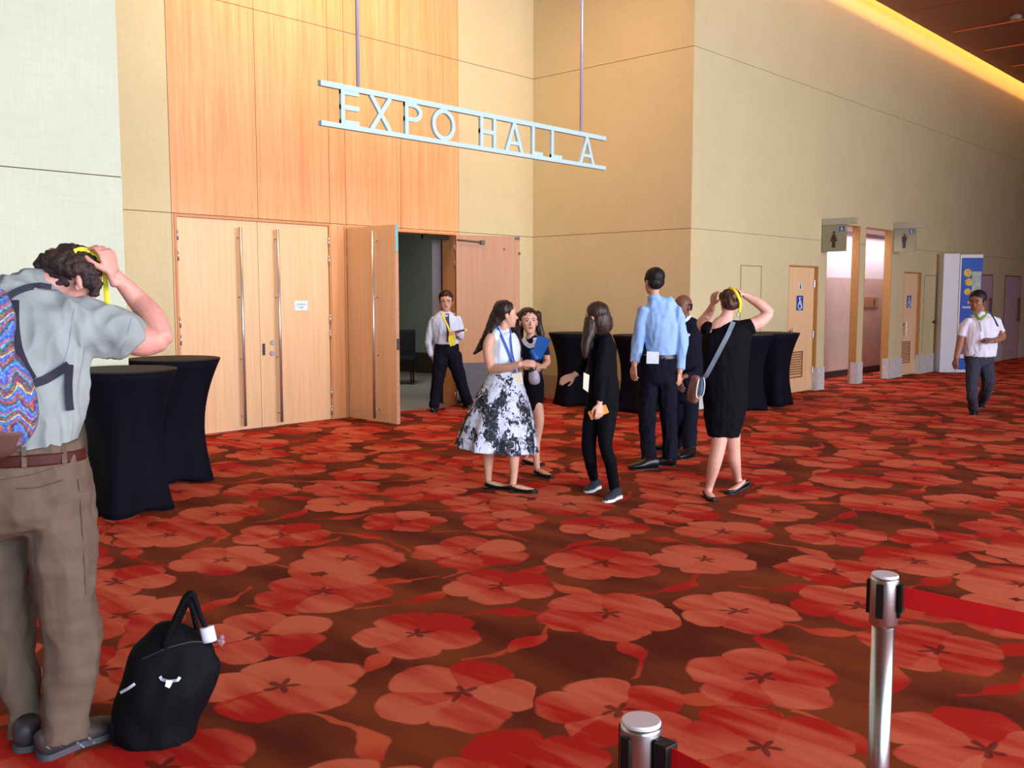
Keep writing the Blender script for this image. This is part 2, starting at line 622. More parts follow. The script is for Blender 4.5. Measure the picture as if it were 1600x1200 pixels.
# floor
bm = bmesh.new()
box(bm, -8, 44, -9.2, YD, -0.12, 0.0)
floor = structure(obj('floor', bm, M['carpet']), 'red and brown floral carpet of the hall')
bm = bmesh.new()
box(bm, 7.0, 13.3, YD, 18.0, -0.12, -0.002)
structure(obj('floor_foyer', bm, M['lobbyfloor']), 'grey floor beyond the open door')
bm = bmesh.new()
box(bm, 13.6, 24, YR, 9.6, -0.1, -0.002)
structure(obj('floor_washroom', bm, mat('cream floor tile', lin(196, 176, 156), 0.4, noise_scale=(2, 2, 2))), 'pale floor inside the washroom passages')

# left wall, standing forward of the doors
XL = 3.40
bm = bmesh.new()
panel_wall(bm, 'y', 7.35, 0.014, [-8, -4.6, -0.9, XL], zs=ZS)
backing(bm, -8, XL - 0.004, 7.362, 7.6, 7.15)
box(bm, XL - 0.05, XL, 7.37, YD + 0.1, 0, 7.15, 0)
structure(obj('wall_left', bm, None, mats=[M['daylit'], M['joint']]), 'pale woven cloth wall left of the hall doors')

# door wall with wood and cloth panels
SK = [(5.225, 7.345, 2.515), (7.56, 9.56, 2.50)]
bm = bmesh.new()
cuts = [XL, 5.20, 6.30, 7.345, 7.60, 8.53, 9.62, XC]
panel_wall(bm, 'y', YD, 0.014, cuts, SK, mis=[0, 2, 2, 2, 2, 2, 0])
backing(bm, XL, XC, YD + 0.012, YD + 0.24, 7.15, SK)
structure(obj('wall_back', bm, None, mats=[M['fabric'], M['joint'], M['wood']]), 'recessed wall of honey wood panels with hall doors')
# slim wooden lining round the door openings
bm = bmesh.new()
for s0, s1, zt in SK:
    for a, b in ((s0, s0 + 0.03), (s1 - 0.03, s1)):
        box(bm, a, b, YD - 0.012, YD + 0.26, 0, zt - 0.03)
    box(bm, s0, s1, YD - 0.012, YD + 0.26, zt - 0.03, zt)
structure(obj('trim_1', bm, M['edge']), 'wooden door linings in the recessed wall')

# side wall of the recess
bm = bmesh.new()
panel_wall(bm, 'x', XC, 0.014, [YR, YD + 0.05])
box(bm, XC + 0.012, XC + 0.3, YR + 0.02, YD + 0.3, 0, 7.15, 1)
structure(obj('wall_side', bm, None, mats=[M['fabric'], M['joint']]), 'cloth wall turning from the hall doors to the washroom wall')

# right wall with the washroom openings
D1, E1, E2, D2 = (14.12, 15.17, 2.09), (15.46, 16.80, 2.84), (17.04, 18.27, 2.84), (18.93, 19.86, 2.07)
D3, D4 = (23.30, 24.45, 2.10), (25.40, 26.75, 2.10)
SKR = [D1, E1, E2, D2]
bm = bmesh.new()
panel_wall(bm, 'y', YR, 0.014, [XC, 18.6, 27.5, 44], SKR, gap=0.005)
backing(bm, XC + 0.004, 44, YR + 0.012, YR + 0.12, 7.15, SKR)
structure(obj('wall_right', bm, None, mats=[M['fabric'], M['joint']]), 'long cloth wall with washroom openings')
# returns of the four openings
bm = bmesh.new()
for (s0, s1, zt), dp in zip(SKR, (0.10, 0.14, 0.14, 0.10)):
    box(bm, s1 - 0.018, s1, YR + 0.002, YR + dp, 0, zt)
    box(bm, s0, s0 + 0.018, YR + 0.002, YR + dp, 0, zt)
    box(bm, s0 + 0.018, s1 - 0.018, YR + 0.002, YR + dp, zt - 0.018, zt)
structure(obj('trim_2', bm, mat('ochre return', lin(176, 130, 72), 0.7)), 'ochre returns of the washroom openings')
# access panel outlines
bm = bmesh.new()
for a, b, z in ((12.60, 13.23, 2.05), (20.02, 20.74, 2.02)):
    box(bm, a, b, YR - 0.002, YR + 0.01, z - 0.008, z)
    box(bm, b - 0.012, b, YR - 0.002, YR + 0.01, 0.45, z)
    box(bm, a, a + 0.012, YR - 0.002, YR + 0.01, 0.45, z)
structure(obj('trim_3', bm, M['joint']), 'hairline outlines of access panels in the right wall')

# pale stone plinths along the right wall, tan on the side wall
bm = bmesh.new()
prev = XC
for s0, s1, zt in sorted(SKR + [D3, D4]):
    box(bm, prev, s0, YR - 0.025, YR - 0.001, 0, 0.39, 0, 0.002)
    prev = s1
box(bm, prev, 44, YR - 0.025, YR - 0.001, 0, 0.39, 0, 0.002)
for s0, s1, zt in SKR:
    box(bm, s1 - 0.022, s1 + 0.01, YR - 0.025, YR + 0.10, 0, 0.39)
structure(obj('baseboard_right', bm, M['plinth']), 'tall pale stone plinth of the right wall')
bm = bmesh.new()
box(bm, XC - 0.02, XC - 0.001, YR - 0.02, YD - 0.001, 0, 0.36)
box(bm, 9.62, XC - 0.02, YD - 0.02, YD - 0.001, 0, 0.36)
box(bm, XL + 0.002, 5.2, YD - 0.02, YD - 0.001, 0, 0.36)
box(bm, -8, XL, 7.33, 7.349, 0, 0.36)
structure(obj('baseboard_side', bm, M['tanplinth']), 'tan stone plinth round the recess')

# ceiling with light slots
bm = bmesh.new()
slots = [15.6, 17.45, 19.3, 21.15, 23.0, 24.85, 26.7, 28.55, 30.4, 32.25]
xs = [11.2] + slots
edges = [(-8, slots[0] - 0.02)] + [(a + 0.02, b - 0.02) for a, b in zip(slots, slots[1:])] + [(slots[-1] + 0.02, 44)]
for a, b in edges:
    box(bm, a, b, -9.2, 6.85, HC, HC + 0.06)
box(bm, -8, XC, 6.85, YD + 0.1, HC, HC + 0.06)
box(bm, XC, 44, 6.0, YR + 0.1, 7.15, 7.2)
box(bm, XC, 44, 6.0, 6.04, HC + 0.06, 7.15)
box(bm, XC, XC + .04, 6.0, YR, HC + 0.06, 7.15)
structure(obj('ceiling', bm, M['ceil']), 'dark red brown wood ceiling')
M['slot'] = emis('amber slot light', (1.0, 0.16, 0.03, 1), 0.32)
for k, s in enumerate(slots[2:8]):
    bm = bmesh.new()
    box(bm, s - 0.02, s + 0.02, -6, 6.55, HC - 0.012, HC - 0.002)
    o = obj('slot_light', bm, M['slot'])
    tag(o, 'thin amber light slot across the dark ceiling', 'light', 'amber light slots in the ceiling')
bm = bmesh.new()
lathe(bm, [(0.02, -0.09), (0.09, -0.085), (0.10, -0.04), (0.07, 0.0)], (18.9, 5.35, HC), 20)
o = obj('smoke_detector', bm, mat('grey detector plastic', lin(150, 130, 120), 0.5), smooth=True)
tag(o, 'small grey smoke detector on the dark ceiling at the upper right', 'detector')

# far end, left end
bm = bmesh.new()
box(bm, 43.9, 44.1, -9.2, YR, 0, HC)
structure(obj('wall_far', bm, M['fabric']), 'far end wall of the hall')
bm = bmesh.new()
box(bm, -8.1, -8, -9.2, 7.3, 0, HC)
structure(obj('wall_near', bm, M['fabric']), 'end wall behind the camera')
# glazed front of the hall, out of view: mullions between which the daylight enters
bm = bmesh.new()
for x in range(-8, 45, 4):
    box(bm, x - 0.06, x + 0.06, -9.2, -9.0, 0, HC)
box(bm, -8, 44, -9.2, -9.0, 0, 0.35)
box(bm, 16, 44, -9.2, -9.0, 0.35, HC)
structure(obj('window_1', bm, M['kick']), 'mullions of the glazed hall front')

# foyer beyond the open doors
bm = bmesh.new()
box(bm, 13.1, 13.2, 11.2, 18, 0, 3.1)
box(bm, 6.9, 13.2, 17.4, 17.5, 0, 3.1)
box(bm, 6.9, 7.0, YD + 0.3, 17.5, 0, 3.1)
structure(obj('wall_foyer', bm, M['greenwall']), 'grey green wall beyond the open door')
bm = bmesh.new()
box(bm, 9.60, 9.9, YD + 0.25, 10.62, 0, 3.0)
box(bm, 9.6, 13.2, YD + 0.30, YD + 0.36, 0, 3.0)
structure(obj('wall_vestibule', bm, M['white']), 'white return wall just inside the open door')
bm = bmesh.new()
box(bm, 6.9, 13.2, YD + 0.25, 18, 3.0, 3.1)
structure(obj('ceiling_foyer', bm, M['greenwall']), 'foyer ceiling beyond the open door')
bm = bmesh.new()
box(bm, 13.07, 13.1, 11.2, 17.4, 0, 0.42)
box(bm, 9.58, 9.6, YD + 0.27, 10.64, 0, 0.30)
structure(obj('baseboard_foyer', bm, M['darkbase']), 'dark skirting beyond the open door')

# washroom passages
bm = bmesh.new()
box(bm, 15.2, 24, 8.05, 8.12, 0, 1.95, 0)
box(bm, 15.2, 24, 8.05, 8.12, 1.95, 3.0, 1)
box(bm, 13.6, 14.0, 8.05, 8.12, 0, 3.0, 1)
box(bm, 21.0, 21.1, YR + 0.3, 8.05, 0, 3.0, 1)
box(bm, 15.25, 15.35, YR + 0.12, 8.05, 0, 3.0, 1)
structure(obj('wall_washroom', bm, None, mats=[M['pinktile'], M['white']]), 'washroom passage wall, pink below and white above')
bm = bmesh.new()
box(bm, 15.2, 24, YR + 0.1, 8.12, 2.85, 2.95)
structure(obj('ceiling_washroom', bm, M['pinktile']), 'lowered washroom passage ceiling')
bm = bmesh.new()
box(bm, 15.2, 24, 8.03, 8.05, 0, 0.13)
structure(obj('baseboard_washroom', bm, M['darkbase']), 'dark skirting in the washroom passages')


# ------------------------------------------------------------------ doors
def rod(bm, a, b, r, n=14):
    a, b = Vector(a), Vector(b)
    t = (b - a).normalized()
    ref = Vector((0, 1, 0)) if abs(t.y) < 0.9 else Vector((1, 0, 0))
    sweep(bm, [a, b], [r, r], n=n, sub=1, ref=ref, round_ends=False)


def door_leaf(name, hinge, ang, w, h, handle_x=None, side=-1, label='', m=None, thick=0.05, hinges=True, lock=True, dirx=1):
    """leaf local frame: x from the hinge along the leaf, -y = hall face when closed"""
    e = empty(name, hinge, ang)
    structure(e, label)
    e['category'] = 'door'
    bm = bmesh.new()
    x0, x1 = (0.004, w - 0.003) if dirx > 0 else (-w + 0.003, -0.004)
    box(bm, x0, x1, 0, thick, 0.003, h, 0, 0.002)
    obj('door_leaf', bm, m or M['door'], e)
    if handle_x is not None:
        hx = handle_x * dirx
        bm = bmesh.new()
        rod(bm, (hx, -0.075, 0.05), (hx, -0.075, 2.40), 0.019)
        for z in (0.16, 0.85, 1.58, 2.28):
            rod(bm, (hx, -0.075, z), (hx, -0.0, z), 0.009)
        obj('pull_handle', bm, M['steelpull'], e, smooth=True)
    if hinges:
        for z in (0.12, 0.35, 1.1, 1.3, 2.05, 2.28):
            bm = bmesh.new()
            rod(bm, (0, -0.012, z - 0.06), (0, -0.012, z + 0.06), 0.012, 10)
            obj('hinge', bm, M['steelpull'], e, smooth=True)
    return e


YL = YD + 0.0
d1 = door_leaf('door_1', (5.257, YL, 0), 0, 1.028, 2.48, 0.755, label='closed left leaf of the pale double door')
d2 = door_leaf('door_2', (7.313, YL, 0), 0, 1.028, 2.48, 0.795, label='closed right leaf of the pale double door with a name plate', dirx=-1)
# lock furniture and plate
bm = bmesh.new()
for z, dx in ((1.03, -0.86), (0.90, -0.87)):
    rod(bm, (dx, -0.03, z), (dx, 0.0, z), 0.03, 18)
obj('lock_cylinder', bm, M['steelpull'], d2)
bm = bmesh.new()
box(bm, -1.0, -0.965, -0.01, 0.0, 0.88, 1.02, 0, 0.002)
obj('latch_plate', bm, M['kick'], d2)
bm = bmesh.new()
box(bm, -0.53, -0.335, -0.006, 0, 1.415, 1.535, 0, 0.002)
pl = obj('name_plate', bm, mat('pale blue plate', lin(206, 226, 238), 0.4), d2)
bm = bmesh.new()
for z, a, b in ((1.492, -0.49, -0.375), (1.455, -0.465, -0.40)):
    x = a
    while x < b:
        box(bm, x, x + 0.010, -0.0075, -0.006, z - 0.006, z + 0.006)
        x += 0.014
o = obj('lettering', bm, mat('grey engraving', lin(120, 150, 168), 0.6), pl)

d3 = door_leaf('door_3', (7.60, YD, 0), radians(-92), 1.02, 2.47, 0.66, label='left door leaf standing open towards the hall')
bm = bmesh.new()
box(bm, 1.0185, 1.0225, 0.012, 0.04, 2.15, 2.47)
obj('edge_strip', bm, mat('turquoise edge tape', lin(96, 200, 214), 0.4), d3)
bm = bmesh.new()
box(bm, 1.0185, 1.0235, 0.008, 0.045, 0.93, 1.07)
obj('latch_plate', bm, M['kick'], d3)
bm = bmesh.new()
box(bm, 1.017, 1.0205, 0.002, 0.050, 0.012, 2.469)
obj('lipping', bm, mat('light lipping', lin(196, 150, 116), 0.4), d3)

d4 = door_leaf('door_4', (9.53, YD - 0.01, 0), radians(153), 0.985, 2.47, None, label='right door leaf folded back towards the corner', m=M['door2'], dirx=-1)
# its inner face is local +y now turned towards the hall
bm = bmesh.new()
box(bm, -0.975, -0.01, 0.0495, 0.0535, 0.03, 0.62)
obj('kick_plate', bm, M['kick'], d4)
bm = bmesh.new()
rod(bm, (-0.02, 0.085, 2.40), (-0.40, 0.085, 2.37), 0.012)
box(bm, -0.43, -0.37, 0.05, 0.10, 2.34, 2.40)
obj('door_closer', bm, M['kick'], d4)
bm = bmesh.new()
box(bm, -0.98, -0.91, 0.0495, 0.06, 2.42, 2.46)
box(bm, -0.99, -0.965, 0.02, 0.065, 2.20, 2.24)
obj('bolt', bm, M['kick'], d4)
bm = bmesh.new()
for z, x in ((1.30, -0.80), (2.28, -0.74), (1.37, -0.78)):
    rod(bm, (x, 0.049, z), (x, 0.06, z), 0.014, 12)
obj('fixing_screw', bm, M['kick'], d4)
# closer arm on the head of the open doorway
bm = bmesh.new()
box(bm, 8.95, 9.45, YD + 0.02, YD + 0.07, 2.40, 2.455)
o = obj('overhead_closer', bm, M['black'])
tag(o, 'black overhead closer under the head of the open doorway', 'door closer')


def isa(bm, cx, cz, s, y0, y1, flip=1):
    """wheelchair user symbol made of flat strokes in the XZ plane"""
    cnt = [0]
    def st(x0, z0, x1, z1, w):
        a, b = Vector((cx + x0 * s * flip, 0, cz + z0 * s)), Vector((cx + x1 * s * flip, 0, cz + z1 * s))
        d = (b - a)
        L = d.length
        d.normalize()
        nrm = Vector((-d.z, 0, d.x))
        obox(bm, (a + b) / 2 + Vector((0, (y0 + y1) / 2, 0)), d * (L / 2 + w * s * 0.3), nrm * w * s / 2, Vector((0, (y1 - y0) / 2 * (1 - 0.008 * cnt[0]), 0)))
        cnt[0] += 1
    k = 16
    for i in range(k):
        t = 2 * pi * i / k
        t2 = 2 * pi * (i + 1) / k
        st(-0.04 + 0.05 * cos(t), 0.36 + 0.05 * sin(t), -0.04 + 0.05 * cos(t2), 0.36 + 0.05 * sin(t2), 0.07)
    st(-0.04, 0.26, -0.02, -0.02, 0.09)
    st(-0.03, 0.14, 0.18, 0.12, 0.07)
    st(-0.02, -0.02, 0.20, -0.03, 0.09)
    st(0.20, -0.03, 0.28, -0.30, 0.08)
    for i in range(14):
        t = radians(115 + i * 17)
        t2 = radians(115 + (i + 1) * 17)
        st(-0.02 + 0.24 * cos(t), -0.14 + 0.24 * sin(t), -0.02 + 0.24 * cos(t2), -0.14 + 0.24 * sin(t2), 0.065)


def wc_door(name, spec, label, small=False):
    s0, s1, h = spec
    y = YR + 0.065
    e = empty(name, (s0, y, 0))
    structure(e, label)
    e['category'] = 'door'
    w = s1 - s0
    bm = bmesh.new()
    box(bm, 0.02, w - 0.02, 0, 0.045, 0.01, h - 0.02, 0, 0.003)
    obj('door_leaf', bm, M['door'], e)
    bm = bmesh.new()
    x0, x1 = w * 0.14, w * 0.64
    for i in range(9):
        z = 0.30 + i * 0.04
        box(bm, x0 + 0.02, x1 - 0.02, -0.012, 0.0, z, z + 0.024)
    box(bm, x0, x0 + 0.02, -0.014, 0, 0.27, 0.68)
    box(bm, x1 - 0.02, x1, -0.014, 0, 0.27, 0.68)
    box(bm, x0, x1, -0.014, 0, 0.25, 0.275)
    box(bm, x0, x1, -0.014, 0, 0.66, 0.685)
    lv = obj('louvre', bm, mat('brown louvre wood', lin(150, 102, 62), 0.6), e)
    bm = bmesh.new()
    rod(bm, (0.22, -0.06, 0.80), (0.22, -0.06, 1.08), 0.012)
    rod(bm, (0.22, -0.06, 1.04), (0.22, 0, 1.04), 0.009)
    rod(bm, (0.22, -0.06, 0.84), (0.22, 0, 0.84), 0.009)
    box(bm, 0.16, 0.22, -0.05, -0.035, 1.02, 1.045)
    obj('handle', bm, M['steelpull'], e, smooth=False)
    for z in (0.35, 0.95, 1.80):
        bm = bmesh.new()
        rod(bm, (w - 0.035, -0.014, z - 0.06), (w - 0.035, -0.014, z + 0.06), 0.014, 10)
        obj('hinge', bm, M['steelpull'], e)
    bm = bmesh.new()
    box(bm, w * 0.39, w * 0.61, -0.006, 0, 1.36, 1.60)
    s = obj('accessible_sign', bm, M['blue'], e)
    bm = bmesh.new()
    isa(bm, w * 0.50, 1.47, 0.24, -0.009, -0.006)
    obj('wheelchair_symbol', bm, M['paper'], s)
    if not small:
        bm = bmesh.new()
        box(bm, w * 0.44, w * 0.56, -0.006, 0, 1.70, 1.81)
        s2 = obj('small_notice', bm, mat('pale notice', lin(206, 214, 220), 0.5), e)
        bm = bmesh.new()
        lathe(bm, [(0.016, -0.002), (0.016, 0.002)], (0, 0, 0), 14)
        bmesh.ops.rotate(bm, verts=bm.verts, cent=(0, 0, 0), matrix=Matrix.Rotation(pi / 2, 3, 'X'))
        bmesh.ops.translate(bm, verts=bm.verts, vec=(w * 0.50, -0.007, 1.785))
        box(bm, w * 0.50 - 0.018, w * 0.50 + 0.018, -0.009, -0.006, 1.715, 1.762)
        obj('figure_mark', bm, M['picto'], s2)
    return e


wc_door('door_5', D1, 'pale door with louvre and blue wheelchair sign beside the tables')
wc_door('door_6', D2, 'pale door with louvre and blue wheelchair sign near the blue banner', True)
for nm, (s0, s1, h) in (('door_7', D3), ('door_8', D4)):
    e = empty(nm, (s0, YR - 0.012, 0))
    structure(e, 'distant lilac door in the right wall' + (' behind the banner' if nm == 'door_7' else ' at the far right edge'))
    e['category'] = 'door'
    w = s1 - s0
    bm = bmesh.new()
    box(bm, 0.03, w - 0.03, 0, 0.012, 0.01, h - 0.03, 0, 0.002)
    obj('door_leaf', bm, mat('lilac grey door paint', lin(196, 166, 176), 0.45), e)
    bm = bmesh.new()
    box(bm, 0, 0.03, -0.004, 0.012, 0, h)
    box(bm, w - 0.03, w, -0.004, 0.012, 0, h)
    box(bm, 0.03, w - 0.03, -0.004, 0.012, h - 0.03, h)
    obj('door_frame', bm, mat('brown door frame', lin(136, 96, 84), 0.6), e)
    bm = bmesh.new()
    rod(bm, (w - 0.25, -0.06, 0.95), (w - 0.25, -0.06, 1.55), 0.022)
    rod(bm, (w - 0.25, -0.06, 1.0), (w - 0.25, 0.0, 1.0), 0.012)
    rod(bm, (w - 0.25, -0.06, 1.5), (w - 0.25, 0.0, 1.5), 0.012)
    obj('handle', bm, mat('dark red handle', lin(110, 50, 60), 0.4), e)
bm = bmesh.new()
rod(bm, (20.62, YR - 0.04, 1.05), (20.62, YR, 1.05), 0.03)
box(bm, 20.52, 20.63, YR - 0.045, YR - 0.03, 1.035, 1.065)
tag(obj('lever_handle', bm, M['kick']), 'small dark lever handle on the wall panel left of the banner', 'handle')


# ------------------------------------------------------------------ hanging sign
YS = 7.2
sign = empty('hanging_sign', (5.17, YS, 3.15))
tag(sign, 'pale metal EXPO HALL A sign hanging on two rods before the doors', 'sign')
bm = bmesh.new()
box(bm, 0, 4.18, -0.02, 0.03, 0.325, 0.375, 0, 0.003)
obj('upper_bar', bm, M['signmetal'], sign)
bm = bmesh.new()
box(bm, 0, 4.18, -0.02, 0.03, -0.025, 0.02, 0, 0.003)
obj('lower_bar', bm, M['signmetal'], sign)
for x in (5.607, 8.895):
    bm = bmesh.new()
    rod(bm, (x - 5.17, 0.005, 0.37), (x - 5.17, 0.005, HC - 3.15), 0.019)
    obj('hanging_rod', bm, M['rod'], sign, smooth=True)


def letter(ch, x0, x1, z0=0.015, z1=0.33, w=0.043, d=0.016):
    bm = bmesh.new()
    W, H = x1 - x0, z1 - z0
    cnt = [0]

    def st(ax, az, bx, bz, ww=w):
        a, b = Vector((x0 + ax * W, 0, z0 + az * H)), Vector((x0 + bx * W, 0, z0 + bz * H))
        dd = (b - a)
        L = dd.length
        dd.normalize()
        cnt[0] += 1
        obox(bm, (a + b) / 2, dd * L / 2, Vector((-dd.z, 0, dd.x)) * ww / 2, Vector((0, d - 0.0007 * cnt[0], 0)))
    h = w / 2 / W
    v = w / 2 / H
    if ch in 'EHPL':
        st(h, 0, h, 1)
    if ch == 'E':
        for z in (v, 0.5, 1 - v):
            st(0, z, 1, z)
    if ch == 'L':
        st(0, v, 1, v)
    if ch == 'H':
        st(1 - h, 0, 1 - h, 1); st(0, 0.52, 1, 0.52)
    if ch == 'X':
        st(0.06, 0, 0.94, 1); st(0.94, 0, 0.06, 1)
    if ch == 'A':
        st(0.05, 0, 0.5, 1); st(0.95, 0, 0.5, 1); st(0.2, 0.30, 0.8, 0.30, w * .85)
    if ch in 'OP':
        n = 28
        if ch == 'O':
            cx, cz, ra, rb, t0, t1 = x0 + W / 2, z0 + H / 2, W / 2 - w / 2, H / 2 - w / 2, 0, 2 * pi
        else:
            rb = H * 0.26 - w / 2 + 0.01
            cx, cz, ra, t0, t1 = x0 + W * 0.45, z1 - w / 2 - rb, W * 0.55 - w / 2, -pi / 2, pi / 2
        rings = []
        for i in range(n + 1):
            t = t0 + (t1 - t0) * i / n
            c, s = cos(t), sin(t)
            nn = Vector((c / ra, 0, s / rb)).normalized()
            p = Vector((cx + ra * c, 0, cz + rb * s))
            rings.append([bm.verts.new(p + nn * a * w / 2 + Vector((0, b * d, 0))) for a, b in ((-1, -1), (1, -1), (1, 1), (-1, 1))])
        for a, b in zip(rings, rings[1:]):
            for j in range(4):
                bm.faces.new((a[j], a[(j + 1) % 4], b[(j + 1) % 4], b[j]))
        if ch == 'P':
            bm.faces.new(rings[0]); bm.faces.new(rings[-1])
            st(0, 1 - v, 0.5, 1 - v)
            zz = (cz - rb - z0) / H
            st(0, zz, 0.5, zz)
    return bm


for ch, a, b in (('E', 5.393, 5.60), ('X', 5.729, 5.992), ('P', 6.158, 6.38), ('O', 6.512, 6.829), ('H', 7.191, 7.433),
                 ('A', 7.582, 7.86), ('L', 8.008, 8.192), ('L', 8.336, 8.528), ('A', 8.856, 9.124)):
    o = obj('letter', letter(ch, a - 5.17, b - 5.17), M['signmetal'], sign)
    o['label'] = 'pale metal letter ' + ch


# ------------------------------------------------------------------ washroom signs
def pictogram(bm, x, y, z, s, female):
    """figure facing -X, drawn in the YZ plane at x"""
    def poly(pts):
        vs = [[bm.verts.new((x + dx, y + a * s, z + b * s)) for a, b in pts] for dx in (-0.006, 0)]
        bm.faces.new(vs[0]); bm.faces.new(list(reversed(vs[1])))
        k = len(pts)
        for i in range(k):
            bm.faces.new((vs[0][i], vs[0][(i + 1) % k], vs[1][(i + 1) % k], vs[1][i]))
    poly([(0.075 * cos(2 * pi * i / 14), 0.43 + 0.075 * sin(2 * pi * i / 14)) for i in range(14)])
    if female:
        poly([(-0.07, 0.33), (0.07, 0.33), (0.22, -0.12), (-0.22, -0.12)])
        poly([(-0.09, -0.12), (-0.01, -0.12), (-0.01, -0.5), (-0.09, -0.5)])
        poly([(0.09, -0.12), (0.01, -0.12), (0.01, -0.5), (0.09, -0.5)])
    else:
        poly([(-0.16, 0.33), (0.16, 0.33), (0.17, 0.0), (-0.17, 0.0)])
        poly([(-0.11, 0.0), (-0.01, 0.0), (-0.02, -0.5), (-0.10, -0.5)])
        poly([(0.11, 0.0), (0.01, 0.0), (0.02, -0.5), (0.10, -0.5)])


for x, female, z in ((15.25, True, 0.0), (18.3, False, 0.10)):
    e = empty('washroom_sign', (x, YR, 2.33 + z))
    tag(e, ('projecting grey washroom sign with a woman figure' if female else 'projecting grey washroom sign with a man figure')
        + (' above the first opening' if female else ' right of the second opening'), 'sign')
    bm = bmesh.new()
    box(bm, -0.03, 0.03, -0.60, 0.0, 0.44, 0.545, 0, 0.003)
    obj('cap', bm, M['signcap'], e)
    bm = bmesh.new()
    box(bm, -0.015, 0.015, -0.43, -0.01, 0.0, 0.44, 0, 0.003)
    obj('sign_plate', bm, M['signgrey'], e)
    bm = bmesh.new()
    pictogram(bm, -0.0155, -0.22, 0.20, 0.27, female)
    obj('figure_symbol', bm, M['picto'], e)
    bm = bmesh.new()
    box(bm, -0.019, -0.0155, -0.395, -0.31, 0.33, 0.41)
    b = obj('accessible_mark', bm, M['blue'], e)
    bm = bmesh.new()
    isa(bm, 0, 0, 0.075, -0.002, 0.0)
    bmesh.ops.rotate(bm, verts=bm.verts, cent=(0, 0, 0), matrix=Matrix.Rotation(-pi / 2, 3, 'Z'))
    bmesh.ops.translate(bm, verts=bm.verts, vec=(-0.020, -0.352, 0.37))
    obj('wheelchair_symbol', bm, M['paper'], b)
# direction plate inside the second passage
e = empty('direction_plate', (19.02, 8.03, 1.36))
tag(e, 'tan direction plate with a man figure inside the washroom passage', 'sign')
bm = bmesh.new()
box(bm, 0, 0.85, 0, 0.02, 0, 0.21, 0, 0.003)
obj('plate', bm, mat('tan sign board', lin(176, 134, 98), 0.5), e)
bm = bmesh.new()
pictogram(bm, 0, 0, 0, 0.15, False)
bmesh.ops.rotate(bm, verts=bm.verts, cent=(0, 0, 0), matrix=Matrix.Rotation(pi / 2, 3, 'Z'))
bmesh.ops.translate(bm, verts=bm.verts, vec=(0.62, -0.001, 0.10))
obj('figure_symbol', bm, M['picto'], e)


# ------------------------------------------------------------------ banner column
kio = empty('banner_column', (20.78, 6.72, 0), radians(-46.9))
tag(kio, 'tall white and blue advertising column by the right wall', 'banner')
# local: x to the image right, y away
bm = bmesh.new()
box(bm, -0.34, -0.01, 0.0, 0.30, 0, 2.47, 0, 0.01)
obj('white_box', bm, mat('white lacquer', lin(214, 220, 232), 0.4, noise_amt=0.03), kio)
bm = bmesh.new()
box(bm, 0.0, 0.47, 0.0, 0.30, 0, 2.45, 0, 0.006)
obj('frame', bm, M['paper'], kio)
bm = bmesh.new()
box(bm, 0.03, 0.465, -0.008, -0.001, 0.06, 2.38)
pn = obj('blue_panel', bm, mat('blue print', lin(20, 88, 196), 0.5, noise_scale=(1, 1, 0.6), col2=lin(28, 70, 190)), kio)
bm = bmesh.new()
for cx, cz, r in ((0.16, 2.07, 0.085), (0.19, 1.88, 0.08), (0.17, 1.68, 0.07)):
    lathe(bm, [(r, -0.002), (r, 0.002)], (0, 0, 0), 20)
    vs = bm.verts[-40:] if hasattr(bm.verts, '__getitem__') and not bm.verts.ensure_lookup_table() else []
    bmesh.ops.rotate(bm, verts=vs, cent=(0, 0, 0), matrix=Matrix.Rotation(pi / 2, 3, 'X'))
    bmesh.ops.translate(bm, verts=vs, vec=(cx, -0.0105, cz))
obj('yellow_picture', bm, mat('yellow print', lin(216, 188, 70), 0.5, noise_amt=0.3), pn)
bm = bmesh.new()
box(bm, 0.25, 0.44, -0.014, -0.009, 1.66, 2.10)
obj('photo_print', bm, mat('pale photo print', lin(196, 204, 206), 0.5, noise_scale=(12, 12, 12), col2=lin(150, 168, 160)), pn)
bm = bmesh.new()
box(bm, 0.22, 0.42, -0.014, -0.009, 1.56, 1.65)
obj('green_print', bm, mat('dark green print', lin(40, 90, 110), 0.5, noise_scale=(30, 30, 30), col2=lin(70, 110, 90)), pn)
bm = bmesh.new()
box(bm, 0.18, 0.42, -0.012, -0.009, 1.44, 1.49)
obj('pink_line', bm, mat('pink print', lin(226, 170, 190), 0.5), pn)
bm = bmesh.new()
rl = random.Random(3)
for z, a, b, h in ((1.34, 0.08, 0.42, 0.05), (1.02, 0.12, 0.42, 0.025), (0.93, 0.16, 0.40, 0.02), (0.33, 0.20, 0.34, 0.06)):
    x = a
    while x < b:
        w = rl.uniform(0.014, 0.03)
        box(bm, x, x + w, -0.011, -0.009, z, z + h * rl.uniform(0.6, 1.0))
        x += w + 0.008
box(bm, 0.07, 0.15, -0.011, -0.009, 0.30, 0.38)
obj('white_print', bm, M['paper'], pn)
bm = bmesh.new()
box(bm, 0.26, 0.34, -0.011, -0.009, 1.16, 1.20)
obj('yellow_line', bm, mat('yellow line print', lin(200, 190, 80), 0.5), pn)


